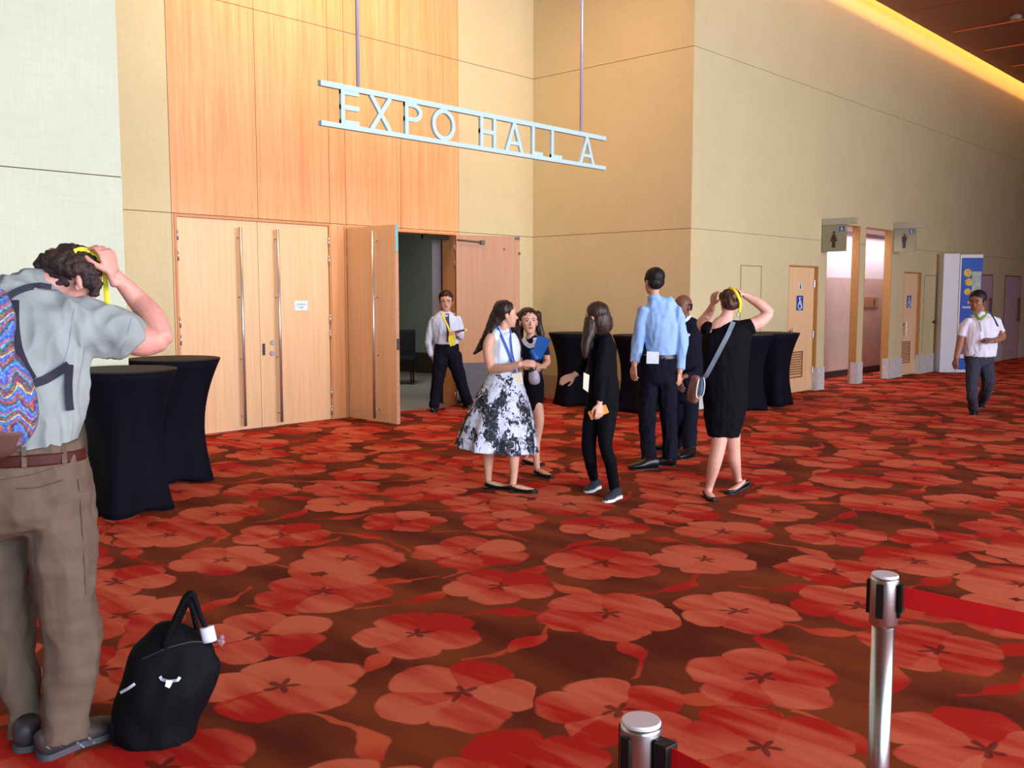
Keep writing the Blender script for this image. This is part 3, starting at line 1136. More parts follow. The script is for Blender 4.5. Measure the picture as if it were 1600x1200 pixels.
# ------------------------------------------------------------------ cocktail tables
def table_geo(h=1.05, rt=0.385, rot=0.0):
    bm = bmesh.new()
    prof = []
    n = 18
    for i in range(n + 1):
        t = i / n
        z = h * t
        prof.append((1, z))

    def fr(th, r, z):
        t = z / h
        a = th - rot
        c = abs(cos(2 * a))
        waist = 0.225 + 0.16 * (abs(t - 0.38) / 0.62) ** 1.9 if t > 0.38 else 0.225 + 0.045 * ((0.38 - t) / 0.38) ** 1.6
        corner = (1 - t) ** 1.2
        return waist + corner * 0.085 * (c ** 2.5) - corner * 0.015
    lathe(bm, prof, n=64, fr=fr)
    # the cloth rises between the feet
    for v in bm.verts:
        if v.co.z < 0.001:
            a = atan2(v.co.y, v.co.x) - rot
            v.co.z = 0.035 * (1 - abs(cos(2 * a)) ** 1.5)
    return bm


def table(name_loc, label, rot):
    e = empty('cocktail_table', name_loc)
    tag(e, label, 'table', 'cocktail tables in black stretch covers')
    obj('stretch_cover', table_geo(rot=rot), M['spandex'], e, smooth=True)
    bm = bmesh.new()
    lathe(bm, [(0.375, 1.045), (0.386, 1.052), (0.384, 1.060), (0.37, 1.063), (0.02, 1.063)], n=64)
    obj('table_top', bm, M['spandextop'], e, smooth=False)
    for k in range(4):
        a = rot + k * pi / 2
        bm = bmesh.new()
        lathe(bm, [(0.03, 0.0), (0.032, 0.02), (0.02, 0.03)], (0.27 * cos(a), 0.27 * sin(a), 0), 14)
        obj('foot', bm, M['black'], e)
    return e


table((3.13, 6.88, 0), 'black covered cocktail table right behind the man with the backpack', 0.9)
table((3.98, 7.74, 0), 'black covered cocktail table left of the closed pale doors', 0.5)
table((10.77, 8.82, 0), 'black covered cocktail table leftmost of the row by the side wall', 0.3)
table((10.76, 7.64, 0), 'black covered cocktail table behind the tall man in the blue shirt', 0.75)
table((11.97, 6.70, 0), 'black covered cocktail table behind the woman in the black dress', 0.2)
table((12.76, 6.70, 0), 'black covered cocktail table rightmost of the row by the washroom door', 0.85)

# chair in the foyer
ch = empty('foyer_chair', (11.20, 13.25, 0), radians(-46.9))
tag(ch, 'black upholstered chair beyond the open door leaf', 'chair')
bm = bmesh.new(); box(bm, -0.24, 0.24, -0.24, 0.24, 0.40, 0.50, 0, 0.03); obj('seat', bm, M['black'], ch)
bm = bmesh.new(); box(bm, -0.24, 0.24, 0.20, 0.27, 0.45, 0.98, 0, 0.03); obj('backrest', bm, M['black'], ch)
for sx in (-1, 1):
    for sy in (-1, 1):
        bm = bmesh.new(); rod(bm, (sx * 0.2, sy * 0.2, 0), (sx * 0.2, sy * 0.2, 0.42), 0.015); obj('leg', bm, M['black'], ch)


# ------------------------------------------------------------------ queue posts
M['belt_red'] = mat('red webbing', lin(200, 8, 16), 0.6, noise_amt=0.06)
M['cap1'] = mat('brushed cap', lin(225, 222, 230), 0.5, 0.5, noise_amt=0.03)


def stanchion(loc, label, rz, clip):
    e = empty('queue_post', loc, rz)
    tag(e, label, 'queue post', 'steel queue posts')
    bm = bmesh.new()
    lathe(bm, [(0.16, 0), (0.16, 0.012), (0.13, 0.026), (0.04, 0.035), (0.03, 0.05)], n=40)
    obj('base', bm, M['steel'], e, smooth=True)
    bm = bmesh.new()
    lathe(bm, [(0.0255, 0.03), (0.0255, 0.84)], n=32)
    obj('pole', bm, M['steel'], e, smooth=True)
    bm = bmesh.new()
    lathe(bm, [(0.026, 0.828), (0.0315, 0.830), (0.0325, 0.835), (0.0325, 0.938), (0.031, 0.945)], n=40)
    o = obj('head', bm, M['steel'], e, smooth=False)
    for p in o.data.polygons:
        p.use_smooth = abs(p.normal.z) < 0.5
    bm = bmesh.new()
    lathe(bm, [(0.030, 0.944), (0.0305, 0.948), (0.029, 0.951)], n=40)
    obj('cap', bm, M['cap1'], e)
    for k in range(4):
        a = k * pi / 2
        bm = bmesh.new()
        c, s = cos(a), sin(a)
        obox(bm, (0.0335 * c, 0.0335 * s, 0.893), (0.005 * c, 0.005 * s, 0), (-0.0085 * s, 0.0085 * c, 0), (0, 0, 0.040))
        obj('belt_slot', bm, M['black'], e)
    bm = bmesh.new()
    box(bm, 0.036, clip, -0.014, 0.014, 0.868, 0.932, 0, 0.003)
    obj('belt_clip', bm, M['black'], e)
    return e


def belt(a, b, label, sag=0.02):
    a, b = Vector(a), Vector(b)
    bm = bmesh.new()
    d = (b - a)
    n = Vector((-d.y, d.x, 0)).normalized()
    rows = []
    for i in range(17):
        t = i / 16
        p = a.lerp(b, t) - Vector((0, 0, sag * 4 * t * (1 - t)))
        rows.append([bm.verts.new(p + n * q * 0.0012 + Vector((0, 0, h * 0.0245))) for q, h in ((-1, -1), (1, -1), (1, 1), (-1, 1))])
    for r, s in zip(rows, rows[1:]):
        for j in range(4):
            bm.faces.new((r[j], r[(j + 1) % 4], s[(j + 1) % 4], s[j]))
    bm.faces.new(rows[0]); bm.faces.new(rows[-1])
    tag(obj('queue_belt', bm, M['belt_red']), label, 'belt')


S1 = Vector((2.181, 0.843, 0))
S2 = Vector((1.160, 0.813, 0))
# belts run towards posts outside the frame, nearer the windows
B1 = Vector((2.36, -0.75, 0.905))
B2 = Vector((1.02, -0.70, 0.905))
stanchion(S1, 'steel queue post at the lower right, its pole seen down to the frame edge', atan2(B1.y - S1.y, B1.x - S1.x), 0.044)
stanchion(S2, 'steel queue post at the bottom edge with only its head in view', atan2(B2.y - S2.y, B2.x - S2.x), 0.060)
for s, b, cl_, lb in ((S1, B1, 0.044, 'red belt leaving the farther queue post to the right'), (S2, B2, 0.060, 'red belt leaving the nearer queue post at the bottom edge')):
    d = (b - s); d.z = 0; d.normalize()
    belt(s + d * cl_ + Vector((0, 0, 0.903)), b, lb)


# ------------------------------------------------------------------ people
def ray(px, py):
    return FWD + RIGHT * ((px - 800) / F) + UP * ((600 - py) / F)


def ground(px, py, z=0.0):
    d = ray(px, py)
    return EYE + d * ((z - EYE.z) / d.z)


class Fig:
    """a figure in its own frame: x to the image right, y away from the camera, z up; root on the ground"""
    def __init__(s, name, root, label, cat, group=None):
        s.G = Vector(root)
        s.e = empty(name, s.G, YAW - pi / 2)
        tag(s.e, label, cat, group)
        s.skin = bmesh.new()
        s.src = []
        s.cl = []

    def J(s, x, y, dd=0.0):
        d = ray(x, y)
        t = ((s.G - EYE).dot(FWDH) + dd) / d.dot(FWDH)
        p = EYE + d * t - s.G
        return Vector((p.dot(RIGHT), p.dot(FWDH), p.z))

    def m(s, dd=0.0):
        return ((s.G - EYE).dot(FWDH) + dd) / F

    def dg(s, x, y, z=0.0):
        p = ground(x, y, z)
        return (p - s.G).dot(FWDH)

    def loc(s, p):
        p = Vector(p) - s.G
        return Vector((p.dot(RIGHT), p.dot(FWDH), p.z))

    def tube(s, bm, st, k=1.0, n=16, **kw):
        """stations (x, y, r px, dd[, ratio])"""
        P = [s.J(q[0], q[1], q[3]) for q in st]
        R = [q[2] * s.m(q[3]) * k for q in st]
        Q = [q[4] if len(q) > 4 else 1.0 for q in st]
        sweep(bm, P, R, Q, n=n, **kw)

    def body(s, *tubes):
        for t in tubes:
            s.tube(s.skin, t)

    def cloth(s, name, m, tubes, voxel=0.008, fold=0.004, fs=9.0, under=0.68, stretch=(1, 1, 0.45), smooth=2, seed=0, label=None, horiz=0.0):
        bm = bmesh.new()
        for i, t in enumerate(tubes):
            re_ = (i > 0, i == 0)
            s.tube(bm, t, n=24, round_ends=re_)
            s.tube(s.skin, t, k=under, round_ends=re_)
        off = Vector((seed * 3.7, seed * 1.3, 0))

        def fd(co, no):
            q = Vector((co.x * stretch[0], co.y * stretch[1], co.z * stretch[2])) * fs + off
            a = noise.noise(q + noise.noise_vector(q * 0.5) * 0.7)
            r = (1 - abs(a) * 2.4)
            b = noise.noise(q * 2.1 + Vector((3, 7, 1)))
            v = r * fold - fold * 0.5 + (0.5 - abs(b) * 2.2) * fold * 0.55
            if horiz:
                q2 = Vector((co.x * 5, co.y * 5, co.z * 22)) + off
                v += noise.noise(q2) * horiz
            return v
        me = remesh(bm, voxel, smooth, fd if fold else None)
        o = mesh_obj(name, me, m, s.e)
        if label:
            o['label'] = label
        s.cl.append(o)
        return o

    def hand(s, wrist, d, up, L=0.19, curl=0.5, thumb=1, r0=0.024, spread=0.06, fr=0.0084, bm=None):
        """wrist point, d: towards the fingers, up: normal on the back of the hand; thumb = +1 / -1 side; L: whole length"""
        bm = bm or s.skin
        d = Vector(d).normalized()
        up = Vector(up)
        up = (up - d * up.dot(d)).normalized()
        sd = d.cross(up) * thumb           # side of the thumb
        k = L / 0.19
        w = Vector(wrist)
        pts = [w - d * 0.03, w, w + d * 0.035 * k, w + d * 0.07 * k, w + d * 0.092 * k]
        rr = [r0 * 0.98, r0, 0.034 * k, 0.040 * k, 0.038 * k]
        sweep(bm, pts, rr, [0.8, 0.72, 0.42, 0.34, 0.30], n=16, ref=up, sub=3)
        for i, (o, ln) in enumerate(((0.030, 0.070), (0.010, 0.079), (-0.011, 0.073), (-0.031, 0.057))):
            b = w + d * (0.083 - abs(o) * 0.15) * k + sd * o * k
            dd = (d + sd * (o * 5 * spread)).normalized()
            c = curl * (1.0 + 0.12 * i)
            p = [b - dd * 0.01]
            a = 0.0
            cur = b
            for seg, f in zip((0.44, 0.32, 0.24), (0.55, 1.0, 0.7)):
                p.append(cur.copy())
                a += c * f
                cur = cur + (dd * cos(a) - up * sin(a)) * ln * seg * k
            p.append(cur)
            sweep(bm, p, [fr * k * 1.1, fr * k * 1.08, fr * k, fr * 0.94 * k, fr * 0.8 * k], n=10, sub=3, ref=sd)
        b = w + d * 0.022 * k + sd * 0.020 * k
        tip = (d * 0.75 + sd * 0.75 - up * (0.25 + curl * 0.35)).normalized()
        t2 = (d * 1.0 + sd * 0.1 - up * (0.2 + curl * 0.5)).normalized()
        p1 = b + tip * 0.036 * k
        p2 = p1 + (tip + t2).normalized() * 0.030 * k
        p3 = p2 + t2 * 0.024 * k
        sweep(bm, [b, p1, p2, p3], [0.013 * k, 0.0115 * k, 0.0098 * k, 0.008 * k], n=10, sub=3, ref=sd)

    def head(s, x, y, h, dd, face, up=(0, 0, 1), skin=None, hair=None, hstyle='short', female=False, hairm=None, detail=True, ears=True, hs=1.0):
        """x, y: centre of the skull at eye height; h: chin to crown in px"""
        H = h * s.m(dd)
        c = s.J(x, y, dd)
        f = Vector(face).normalized()
        u = Vector(up)
        u = (u - f * u.dot(f)).normalized()
        r = f.cross(u)
        s.hc, s.hf, s.hu, s.hr, s.H = c, f, u, r, H
        W = lambda a, b, q: c + (r * a + f * b + u * q) * H
        bm = s.skin
        ellipsoid(bm, W(0, -0.07, 0.15), r * .335 * H, f * .40 * H, u * .345 * H)
        jw = 0.90 if female else 1.0
        zs = [(.30, .26, .20, .04), (.16, .295, .26, .06), (0.0, .285, .255, .075), (-.14, .27 * jw, .245, .085), (-.26, .245 * jw, .225, .095), (-.37, .19 * jw, .18, .12), (-.46, .115 * jw, .12, .15)]
        rings = []
        n = 20
        for (z, w, dp, b0) in zs:
            ring = []
            for i in range(n):
                t = 2 * pi * i / n
                ct, st = cos(t), sin(t)
                sq = 1.0 + 0.06 * abs(sin(2 * t))
                ring.append(bm.verts.new(W(w * ct * sq, b0 + dp * st * sq, z)))
            rings.append(ring)
        for a, b in zip(rings, rings[1:]):
            for i in range(n):
                bm.faces.new((a[i], a[(i + 1) % n], b[(i + 1) % n], b[i]))
        bm.faces.new(rings[0]); bm.faces.new(list(reversed(rings[-1])))
        # nose, lips, chin, brow, cheeks
        sweep(bm, [W(0, .30, .04), W(0, .335, -.04), W(0, .385, -.125), W(0, .35, -.16)], [.022 * H, .028 * H, .042 * H, .03 * H], n=10, ref=r)
        for q in (-1, 1):
            ellipsoid(bm, W(q * .035, .345, -.14), r * .03 * H, f * .035 * H, u * .026 * H, 10, 8)
            ellipsoid(bm, W(q * .145, .235, -.09), r * .085 * H, f * .075 * H, u * .08 * H, 12, 8)
            ellipsoid(bm, W(q * .12, .275, .07), r * .10 * H, f * .045 * H, u * .028 * H, 12, 8)
            if ears:
                ellipsoid(bm, W(q * .325, -.05, -.03), (r * .03 + f * -.012 * q * q) * H, (f * .07) * H, u * .115 * H, 12, 8)
                ellipsoid(bm, W(q * .315, -.02, -.11), r * .025 * H, f * .04 * H, u * .05 * H, 10, 8)
        ellipsoid(bm, W(0, .315, -.235), r * .09 * H, f * .035 * H, u * .022 * H, 12, 8)
        ellipsoid(bm, W(0, .305, -.275), r * .075 * H, f * .035 * H, u * .022 * H, 12, 8)
        ellipsoid(bm, W(0, .24, -.41), r * .09 * H, f * .065 * H, u * .06 * H, 12, 8)
        if detail:
            for q in (-1, 1):
                b2 = bmesh.new()
                ellipsoid(b2, W(q * .125, .287, .0), r * .06 * H, f * .034 * H, u * .027 * H, 12, 8)
                eo = obj('eye', b2, M['eyewhite'], s.e, smooth=True)
                b2 = bmesh.new()
                ellipsoid(b2, W(q * .125, .313, .0), r * .026 * H, f * .012 * H, u * .026 * H, 10, 8)
                obj('iris', b2, M['iris'], eo, smooth=True)
                b2 = bmesh.new()
                sweep(b2, [W(q * .055, .325, .075), W(q * .12, .325, .098), W(q * .19, .285, .075)], [.012 * H, .014 * H, .008 * H], n=8, ref=f)
                obj('eyebrow', b2, hairm or hair, s.e, smooth=True)
                b2 = bmesh.new()
                sweep(b2, [W(q * .068, .318, .012), W(q * .12, .328, .034), W(q * .185, .29, .014)], [.006 * H, .009 * H, .005 * H], n=8, ref=f)
                obj('eyelash', b2, M['iris'], s.e, smooth=True)
            b2 = bmesh.new()
            ellipsoid(b2, W(0, .338, -.235), r * .085 * H, f * .022 * H, u * .020 * H, 12, 8)
            ellipsoid(b2, W(0, .328, -.272), r * .068 * H, f * .022 * H, u * .020 * H, 12, 8)
            obj('lips', b2, M['lips'] if female else M['lips2'], s.e, smooth=True)
        if hstyle != 'bald':
            b2 = bmesh.new()
            dn = .04 if hstyle == 'short' else 0
            ellipsoid(b2, W(0, -.115, .19 + dn), r * .375 * H * hs, f * .415 * H * hs, u * (.375 - dn * .5) * H * hs, 24, 16)
            if hstyle == 'short':
                ellipsoid(b2, W(0, -.22, .02), r * .33 * H, f * .27 * H, u * .30 * H, 20, 12)
                for q in (-1, 1):
                    ellipsoid(b2, W(q * .30, .06, .10), r * .05 * H, f * .10 * H, u * .14 * H, 10, 8)
            s.hairbm = b2
        # neck

    def fix_hair(s, m, voxel=0.007, amp=0.004, name='hair', fs=(60, 60, 18), smooth=1, axis=None):
        def fd(co, no):
            q = Vector((co.x * fs[0], co.y * fs[1], co.z * fs[2]))
            return noise.noise(q) * amp + noise.noise(q * 0.3) * amp * 0.8
        me = remesh(s.hairbm, voxel, smooth, fd)
        o = mesh_obj(name, me, m, s.e)
        s.cl.append(o)
        return o

    def finish(s, m, voxel=0.004):
        me = remesh(s.skin, voxel, 2)
        o = mesh_obj('body', me, m, s.e)
        s.bodyo = o
        s.cl.append(o)
        return o

    def bvh(s, objs=None):
        vs, fs = [], []
        for o in (objs or s.cl):
            k = len(vs)
            vs += [v.co.copy() for v in o.data.vertices]
            fs += [[i + k for i in p.vertices] for p in o.data.polygons]
        s.tree = BVHTree.FromPolygons(vs, fs)
        s.o0 = s.loc(EYE)

    def on(s, x, y, off=0.004, dd=0.0):
        d = ray(x, y)
        dl = Vector((d.dot(RIGHT), d.dot(FWDH), d.z)).normalized()
        h = s.tree.ray_cast(s.o0, dl)
        if h[0] is None:
            return s.J(x, y, dd)
        return h[0] - dl * off

    def ribbon(s, name, m, pts, w, off=0.004, thick=0.0025, parent=None, dd=0.0, sub=5, label=None, bm=None, fill=True):
        """flat band following the surface along pixels pts, w px wide"""
        P = []
        for (a, b) in zip(pts, pts[1:]):
            for i in range(sub):
                t = i / sub
                P.append((a[0] + (b[0] - a[0]) * t, a[1] + (b[1] - a[1]) * t))
        P.append(pts[-1])
        Q = [s.on(x, y, off, dd) for x, y in P]
        # smooth the depth
        for _ in range(2):
            Q = [Q[0]] + [(Q[i - 1] + Q[i] * 2 + Q[i + 1]) / 4 for i in range(1, len(Q) - 1)] + [Q[-1]]
        own = bm is None
        bm = bm or bmesh.new()
        view = (Q[0] - s.o0).normalized()
        rows = []
        hw = w * s.m() / 2
        for i, p in enumerate(Q):
            t = (Q[min(i + 1, len(Q) - 1)] - Q[max(i - 1, 0)]).normalized()
            sd = t.cross(view).normalized()
            nn = sd.cross(t).normalized()
            rows.append([bm.verts.new(p + sd * a * hw + nn * b * thick) for a, b in ((-1, -1), (1, -1), (1, 1), (-1, 1))])
        for a, b in zip(rows, rows[1:]):
            for j in range(4):
                bm.faces.new((a[j], a[(j + 1) % 4], b[(j + 1) % 4], b[j]))
        bm.faces.new(rows[0]); bm.faces.new(rows[-1])
        if own:
            o = obj(name, bm, m, parent or s.e)
            if label:
                o['label'] = label
            return o

    def patch(s, name, m, quad, off=0.006, thick=0.003, parent=None, dd=0.0, nu=4):
        """thin card over the pixels of quad (four corners), lying on the surface at its centre"""
        bm = bmesh.new()
        cx = sum(q[0] for q in quad) / 4
        cy = sum(q[1] for q in quad) / 4
        c = s.on(cx, cy, off, dd)
        pts = [s.J(x, y, c.y) for x, y in quad]
        v = Vector((0, 1, 0)) * thick
        a = [bm.verts.new(p - v) for p in pts]
        b = [bm.verts.new(p + v) for p in pts]
        bm.faces.new(a); bm.faces.new(list(reversed(b)))
        for i in range(4):
            bm.faces.new((a[i], a[(i + 1) % 4], b[(i + 1) % 4], b[i]))
        return obj(name, bm, m, parent or s.e)

    def shoe(s, heel, toe, m, L=0.27, w=0.045, sole=None, style='shoe', lift=0.0, solecol=None):
        """heel, toe: ground pixels; the toe only gives the direction. lift: heel height"""
        a = s.loc(ground(*heel))
        b = s.loc(ground(*toe))
        d = (b - a); d.z = 0; d.normalize()
        sd = Vector((-d.y, d.x, 0))
        z = Vector((0, 0, 1))
        A = a + z * lift
        T = lambda t, zz: A + d * t * L + z * (zz - lift * min(1, t / 0.7))
        bm = bmesh.new()
        if style == 'flat':
            st = [(.03, .026, .022, .03), (.15, .034, .03, .034), (.4, .032, .026, .02), (.62, .042, .024, .016), (.82, .042, .020, .014), (.97, .022, .013, .012)]
        elif style == 'sneaker':
            st = [(.03, .030, .036, .045), (.16, .036, .040, .05), (.36, .038, .040, .046), (.6, .046, .032, .032), (.84, .044, .024, .024), (.98, .028, .016, .018)]
        else:
            st = [(.03, .032, .042, .045), (.16, .036, .046, .05), (.36, .038, .042, .045), (.6, .047, .030, .032), (.84, .042, .022, .024), (1.0, .026, .015, .018)]
        k = L / 0.27
        P = [T(t, zz * k + 0.008) for t, ww, hh, zz in st]
        sweep(bm, P, [ww * (w / 0.045) * k for t, ww, hh, zz in st], [hh / ww for t, ww, hh, zz in st], n=16, sub=4, ref=z)
        # flatten the underside
        for v in bm.verts:
            rel = v.co - A
            t = max(0, min(1, rel.dot(d) / L))
            zf = A.z - lift * min(1, t / 0.7) + 0.006
            if v.co.z < zf:
                v.co.z = zf
        o = obj('shoe', bm, m, s.e, smooth=True)
        bm = bmesh.new()
        out = [(-.02, .0), (-.005, .5), (.06, .85), (.2, .82), (.45, .78), (.65, 1.05), (.85, .95), (.96, .6), (1.01, .0)]
        fine = []
        for i_ in range(len(out) - 1):
            p0, p1, p2, p3 = out[max(i_ - 1, 0)], out[i_], out[i_ + 1], out[min(i_ + 2, len(out) - 1)]
            for u in (0, .25, .5, .75):
                fine.append(tuple(0.5 * ((2 * p1[c]) + (p2[c] - p0[c]) * u + (2 * p0[c] - 5 * p1[c] + 4 * p2[c] - p3[c]) * u * u + (3 * p1[c] - p0[c] - 3 * p2[c] + p3[c]) * u ** 3) for c in (0, 1)))
        out = fine + [out[-1]]
        ring = [(t, q) for t, q in out] + [(t, -q) for t, q in reversed(out[1:-1])]
        vs = []
        th = 0.022 if style == 'sneaker' else 0.012
        for zz in (0.0, th):
            vs.append([bm.verts.new(A + d * t * L + sd * q * w + z * (zz - lift * min(1, max(0, t) / 0.7))) for t, q in ring])
        bm.faces.new(vs[0]); bm.faces.new(list(reversed(vs[1])))
        n = len(ring)
        for i in range(n):
            bm.faces.new((vs[0][i], vs[0][(i + 1) % n], vs[1][(i + 1) % n], vs[1][i]))
        so = obj('sole', bm, sole or M['black'], o)
        # foot inside the shoe and ankle
        s.last_ankle = T(0.17, 0.085)
        k *= 1.0 if style == 'flat' else 0.72
        sweep(s.skin, [T(.10, .04 * k + .008), T(.3, .045 * k + .006), T(.62, .03 * k + .006), T(.85, .022 * k + .006)],
              [.026 * k, .028 * k, .034 * k, .026 * k], [.8, .8, .55, .5], n=12, ref=z)
        return o


def skinmat(name, col):
    m_ = mat(name, col, 0.5, noise_amt=0.06, noise_scale=(30, 30, 30), sub=0.25, spec=0.35)
    return m_


def clothm(name, col, amt=0.12, rough=0.85, **kw):
    return mat(name, col, rough, noise_amt=amt, noise_scale=(14, 14, 14), spec=0.12, **kw)


M['eyewhite'] = mat('eye white', lin(214, 206, 200), 0.3, noise_amt=0.02)
M['iris'] = mat('dark iris', lin(30, 20, 18), 0.3)
M['lips'] = mat('rosy lips', lin(176, 92, 90), 0.4)
M['lips2'] = mat('brown lips', lin(148, 92, 82), 0.5)
M['skin_light'] = skinmat('light skin', lin(214, 162, 146))
M['skin_pink'] = skinmat('pink skin', lin(206, 142, 128))
M['skin_asian'] = skinmat('warm light skin', lin(206, 158, 134))
M['skin_tan'] = skinmat('tan skin', lin(198, 148, 124))
M['skin_brown'] = skinmat('brown skin', lin(142, 94, 72))
M['skin_dark'] = skinmat('dark brown skin', lin(112, 72, 58))
hairkw = dict(noise_scale=(90, 90, 10), noise_amt=0.5, spec=0.3)
M['hair_black'] = mat('black hair', lin(22, 18, 20), 0.6, **hairkw)
M['hair_dark'] = mat('very dark brown hair', lin(44, 28, 26), 0.4, **hairkw)
M['hair_brown'] = mat('brown hair', lin(70, 44, 34), 0.42, **hairkw)
M['hair_high'] = mat('brown hair with fair streaks', lin(34, 24, 24), 0.42, noise_scale=(70, 70, 5), spec=0.3, col2=lin(70, 48, 38))
M['hair_curl'] = mat('dark brown curly hair', lin(52, 36, 34), 0.7, noise_scale=(60, 60, 60), noise_amt=0.5, spec=0.3)
M['navy'] = clothm('dark navy wool', lin(16, 17, 32), 0.2)
M['blackcloth'] = clothm('black knit', lin(8, 8, 15), 0.25)
M['blackshoe'] = mat('black leather', lin(18, 17, 20), 0.35, noise_amt=0.15)
M['lan_yellow'] = mat('yellow lanyard', lin(232, 214, 40), 0.6, noise_amt=0.06)
M['lan_blue'] = mat('blue lanyard', lin(60, 92, 190), 0.6, noise_amt=0.06)
M['badge'] = mat('cream badge', lin(222, 214, 190), 0.5, noise_amt=0.06)
M['silver'] = mat('silver fitting', lin(200, 200, 206), 0.3, 0.8)


# --- man with the backpack, in the foreground
def man_backpack():
    f = Fig('person', ground(85, 1170), 'man in grey blue shirt and brown trousers lifting a yellow lanyard over his head', 'person')
    M['shirt_grey'] = clothm('washed grey blue cotton', lin(140, 143, 142), 0.07)
    M['khaki'] = clothm('brown khaki cotton', lin(98, 80, 68), 0.12)
    shirt = f.cloth('shirt', M['shirt_grey'], [
        [(20, 712, 94, 0, .60), (24, 660, 99, 0, .62), (31, 600, 103, .02, .62), (36, 540, 106, .04, .62), (36, 495, 104, .06, .6), (42, 465, 84, .08, .6), (52, 446, 44, .1, .7)],
        [(62, 505, 52, .05), (110, 512, 50, .07), (160, 516, 44, .09), (188, 523, 40, .10), (206, 536, 35, .12)],
        [(0, 505, 46, .2), (-20, 500, 42, .33), (-30, 498, 36, .42)]],
        voxel=0.006, fold=0.017, fs=7.5, seed=1, horiz=0.003, under=.6)
    tr = f.cloth('trousers', M['khaki'], [
        [(21, 697, 101, 0, .63), (28, 750, 112, 0, .68), (36, 800, 112, 0, .68)],
        [(88, 770, 60, 0), (98, 860, 52, 0), (103, 937, 46, 0), (113, 1000, 45, .02), (108, 1060, 38, 0), (101, 1110, 36, -.02), (99, 1140, 38, -.03), (98, 1152, 38, -.03)],
        [(-12, 770, 58, .12), (0, 850, 52, .12), (5, 937, 46, .12), (14, 1000, 45, .12), (30, 1060, 35, .1), (40, 1110, 25, .08), (41, 1150, 26, .07)]],
        voxel=0.006, fold=0.012, fs=6, seed=2, horiz=0.007, under=.58)
    f.body([(198, 528, 24, .11), (224, 533, 24.5, .12), (252, 531, 18, .13)],
           [(254, 530, 17.5, .13), (238, 495, 19, .17), (216, 470, 16.5, .20), (192, 443, 12, .17), (179, 430, 11, .15)],
           [(-30, 498, 27, .42), (-45, 510, 20, .5)], [(-45, 510, 20, .5), (20, 468, 16, .5), (74, 432, 11, .45)],
           [(50, 462, 34, .10), (76, 446, 30, .13), (100, 436, 30, .15)])
    f.hand(f.J(178, 431, .15), (-.30, .0, 1), (.95, -.40, .2), L=.185, curl=.78, thumb=-1, r0=.026)
    f.hand(f.J(72, 428, .45), (.5, -.1, 1), (-.8, .4, .2), L=.185, curl=.8, thumb=1)
    f.head(117, 442, 97, .16, (.78, .36, -.55), (.35, .1, .85), hair=M['hair_curl'], hstyle='short', hs=.97, ears=False)
    q = f.m(.1)
    ellipsoid(f.skin, f.J(124, 441, .065), (6 * q, -.006, 0), (0, .018, 0), (-2 * q, 0, 12 * q), 12, 8)
    ellipsoid(f.skin, f.J(121, 449, .062), (4 * q, 0, 0), (0, .012, 0), (0, 0, 6 * q), 10, 8)
    b = f.hairbm
    for x, y, r, dd in ((73, 414, 17, .13), (94, 408, 20, .12), (120, 408, 19, .14), (143, 424, 15, .14), (150, 445, 11, .13), (142, 440, 12, .08), (98, 414, 18, .08), (116, 418, 17, .07), (148, 458, 8, .12), (136, 425, 15, .09), (84, 405, 17, .10), (82, 416, 14, .09), (66, 414, 13, .12)):
        c = f.J(x, y, dd)
        q = r * f.m(dd)
        ellipsoid(b, c, (q, 0, 0), (0, q, 0), (0, 0, q), 14, 10)
    f.fix_hair(M['hair_curl'], voxel=.005, amp=.008, fs=(65, 65, 65), smooth=0)
    sh = f.shoe((62, 1187), (150, 1152), mat('grey brown trainer', lin(56, 46, 46), .6, noise_amt=.4), L=.295, w=.05, style='sneaker', sole=mat('worn grey sole', lin(66, 64, 74), .6))
    f.body([(96, 1120, 12, -.02), (90, 1160, 10, -.02)], [(42, 1110, 11, .07), (44, 1150, 10, .07)])
    f.shoe((38, 1176), (62, 1130), mat('dark trainer', lin(46, 42, 46), .6, noise_amt=.3), L=.30, w=.05, style='sneaker', sole=mat('dark worn sole', lin(60, 58, 64), .6))
    f.finish(M['skin_pink'], .0035)
    f.bvh([sh])
    mgy = mat('pale grey shoe stripe', lin(110, 108, 120), .6)
    for a_, b_ in (((72, 1166), (92, 1176)), ((86, 1160), (108, 1172)), ((120, 1160), (132, 1168)), ((138, 1152), (148, 1161))):
        f.ribbon('shoe_stripe', mgy, [a_, b_], 3, off=.002, thick=.001, parent=sh)
    f.bvh()
    # belt, loops, seams, collar, cuff
    bm = bmesh.new()
    f.tube(bm, [(21, 702, 109, 0, .67), (22, 719, 111, 0, .67)], n=48, round_ends=False)
    belt_ = obj('belt', bm, mat('reddish brown leather', lin(66, 24, 17), .6, spec=.2), f.e, smooth=True)
    f.cl.append(belt_)
    f.bvh()
    for x, y0, y1 in ((37, 699, 730), (100, 693, 724), (-20, 700, 730)):
        f.ribbon('belt_loop', M['khaki'], [(x, y0), (x + 1, y1)], 7, off=.006, thick=.003)
    M['seam'] = mat('dark seam', lin(70, 54, 48), .9)
    f.ribbon('pocket_edge', M['seam'], [(26, 764), (60, 762), (98, 750)], 2.0, off=.002, thick=.001)
    f.ribbon('yoke_seam', M['seam'], [(0, 750), (50, 742), (100, 726)], 1.2, off=.002, thick=.001)
    f.ribbon('side_seam', M['seam'], [(122, 748), (126, 790), (130, 850), (134, 930)], 1.2, off=.002, thick=.001)
    M['seam2'] = mat('grey shirt seam', lin(120, 134, 144), .9)
    f.ribbon('sleeve_seam', M['seam2'], [(118, 470), (113, 500), (108, 540), (98, 570)], 1.5, off=.001, thick=.001)
    f.ribbon('cuff_seam', M['seam2'], [(206, 497), (200, 520), (188, 552)], 1.3, off=.001, thick=.001)
    bm = bmesh.new()
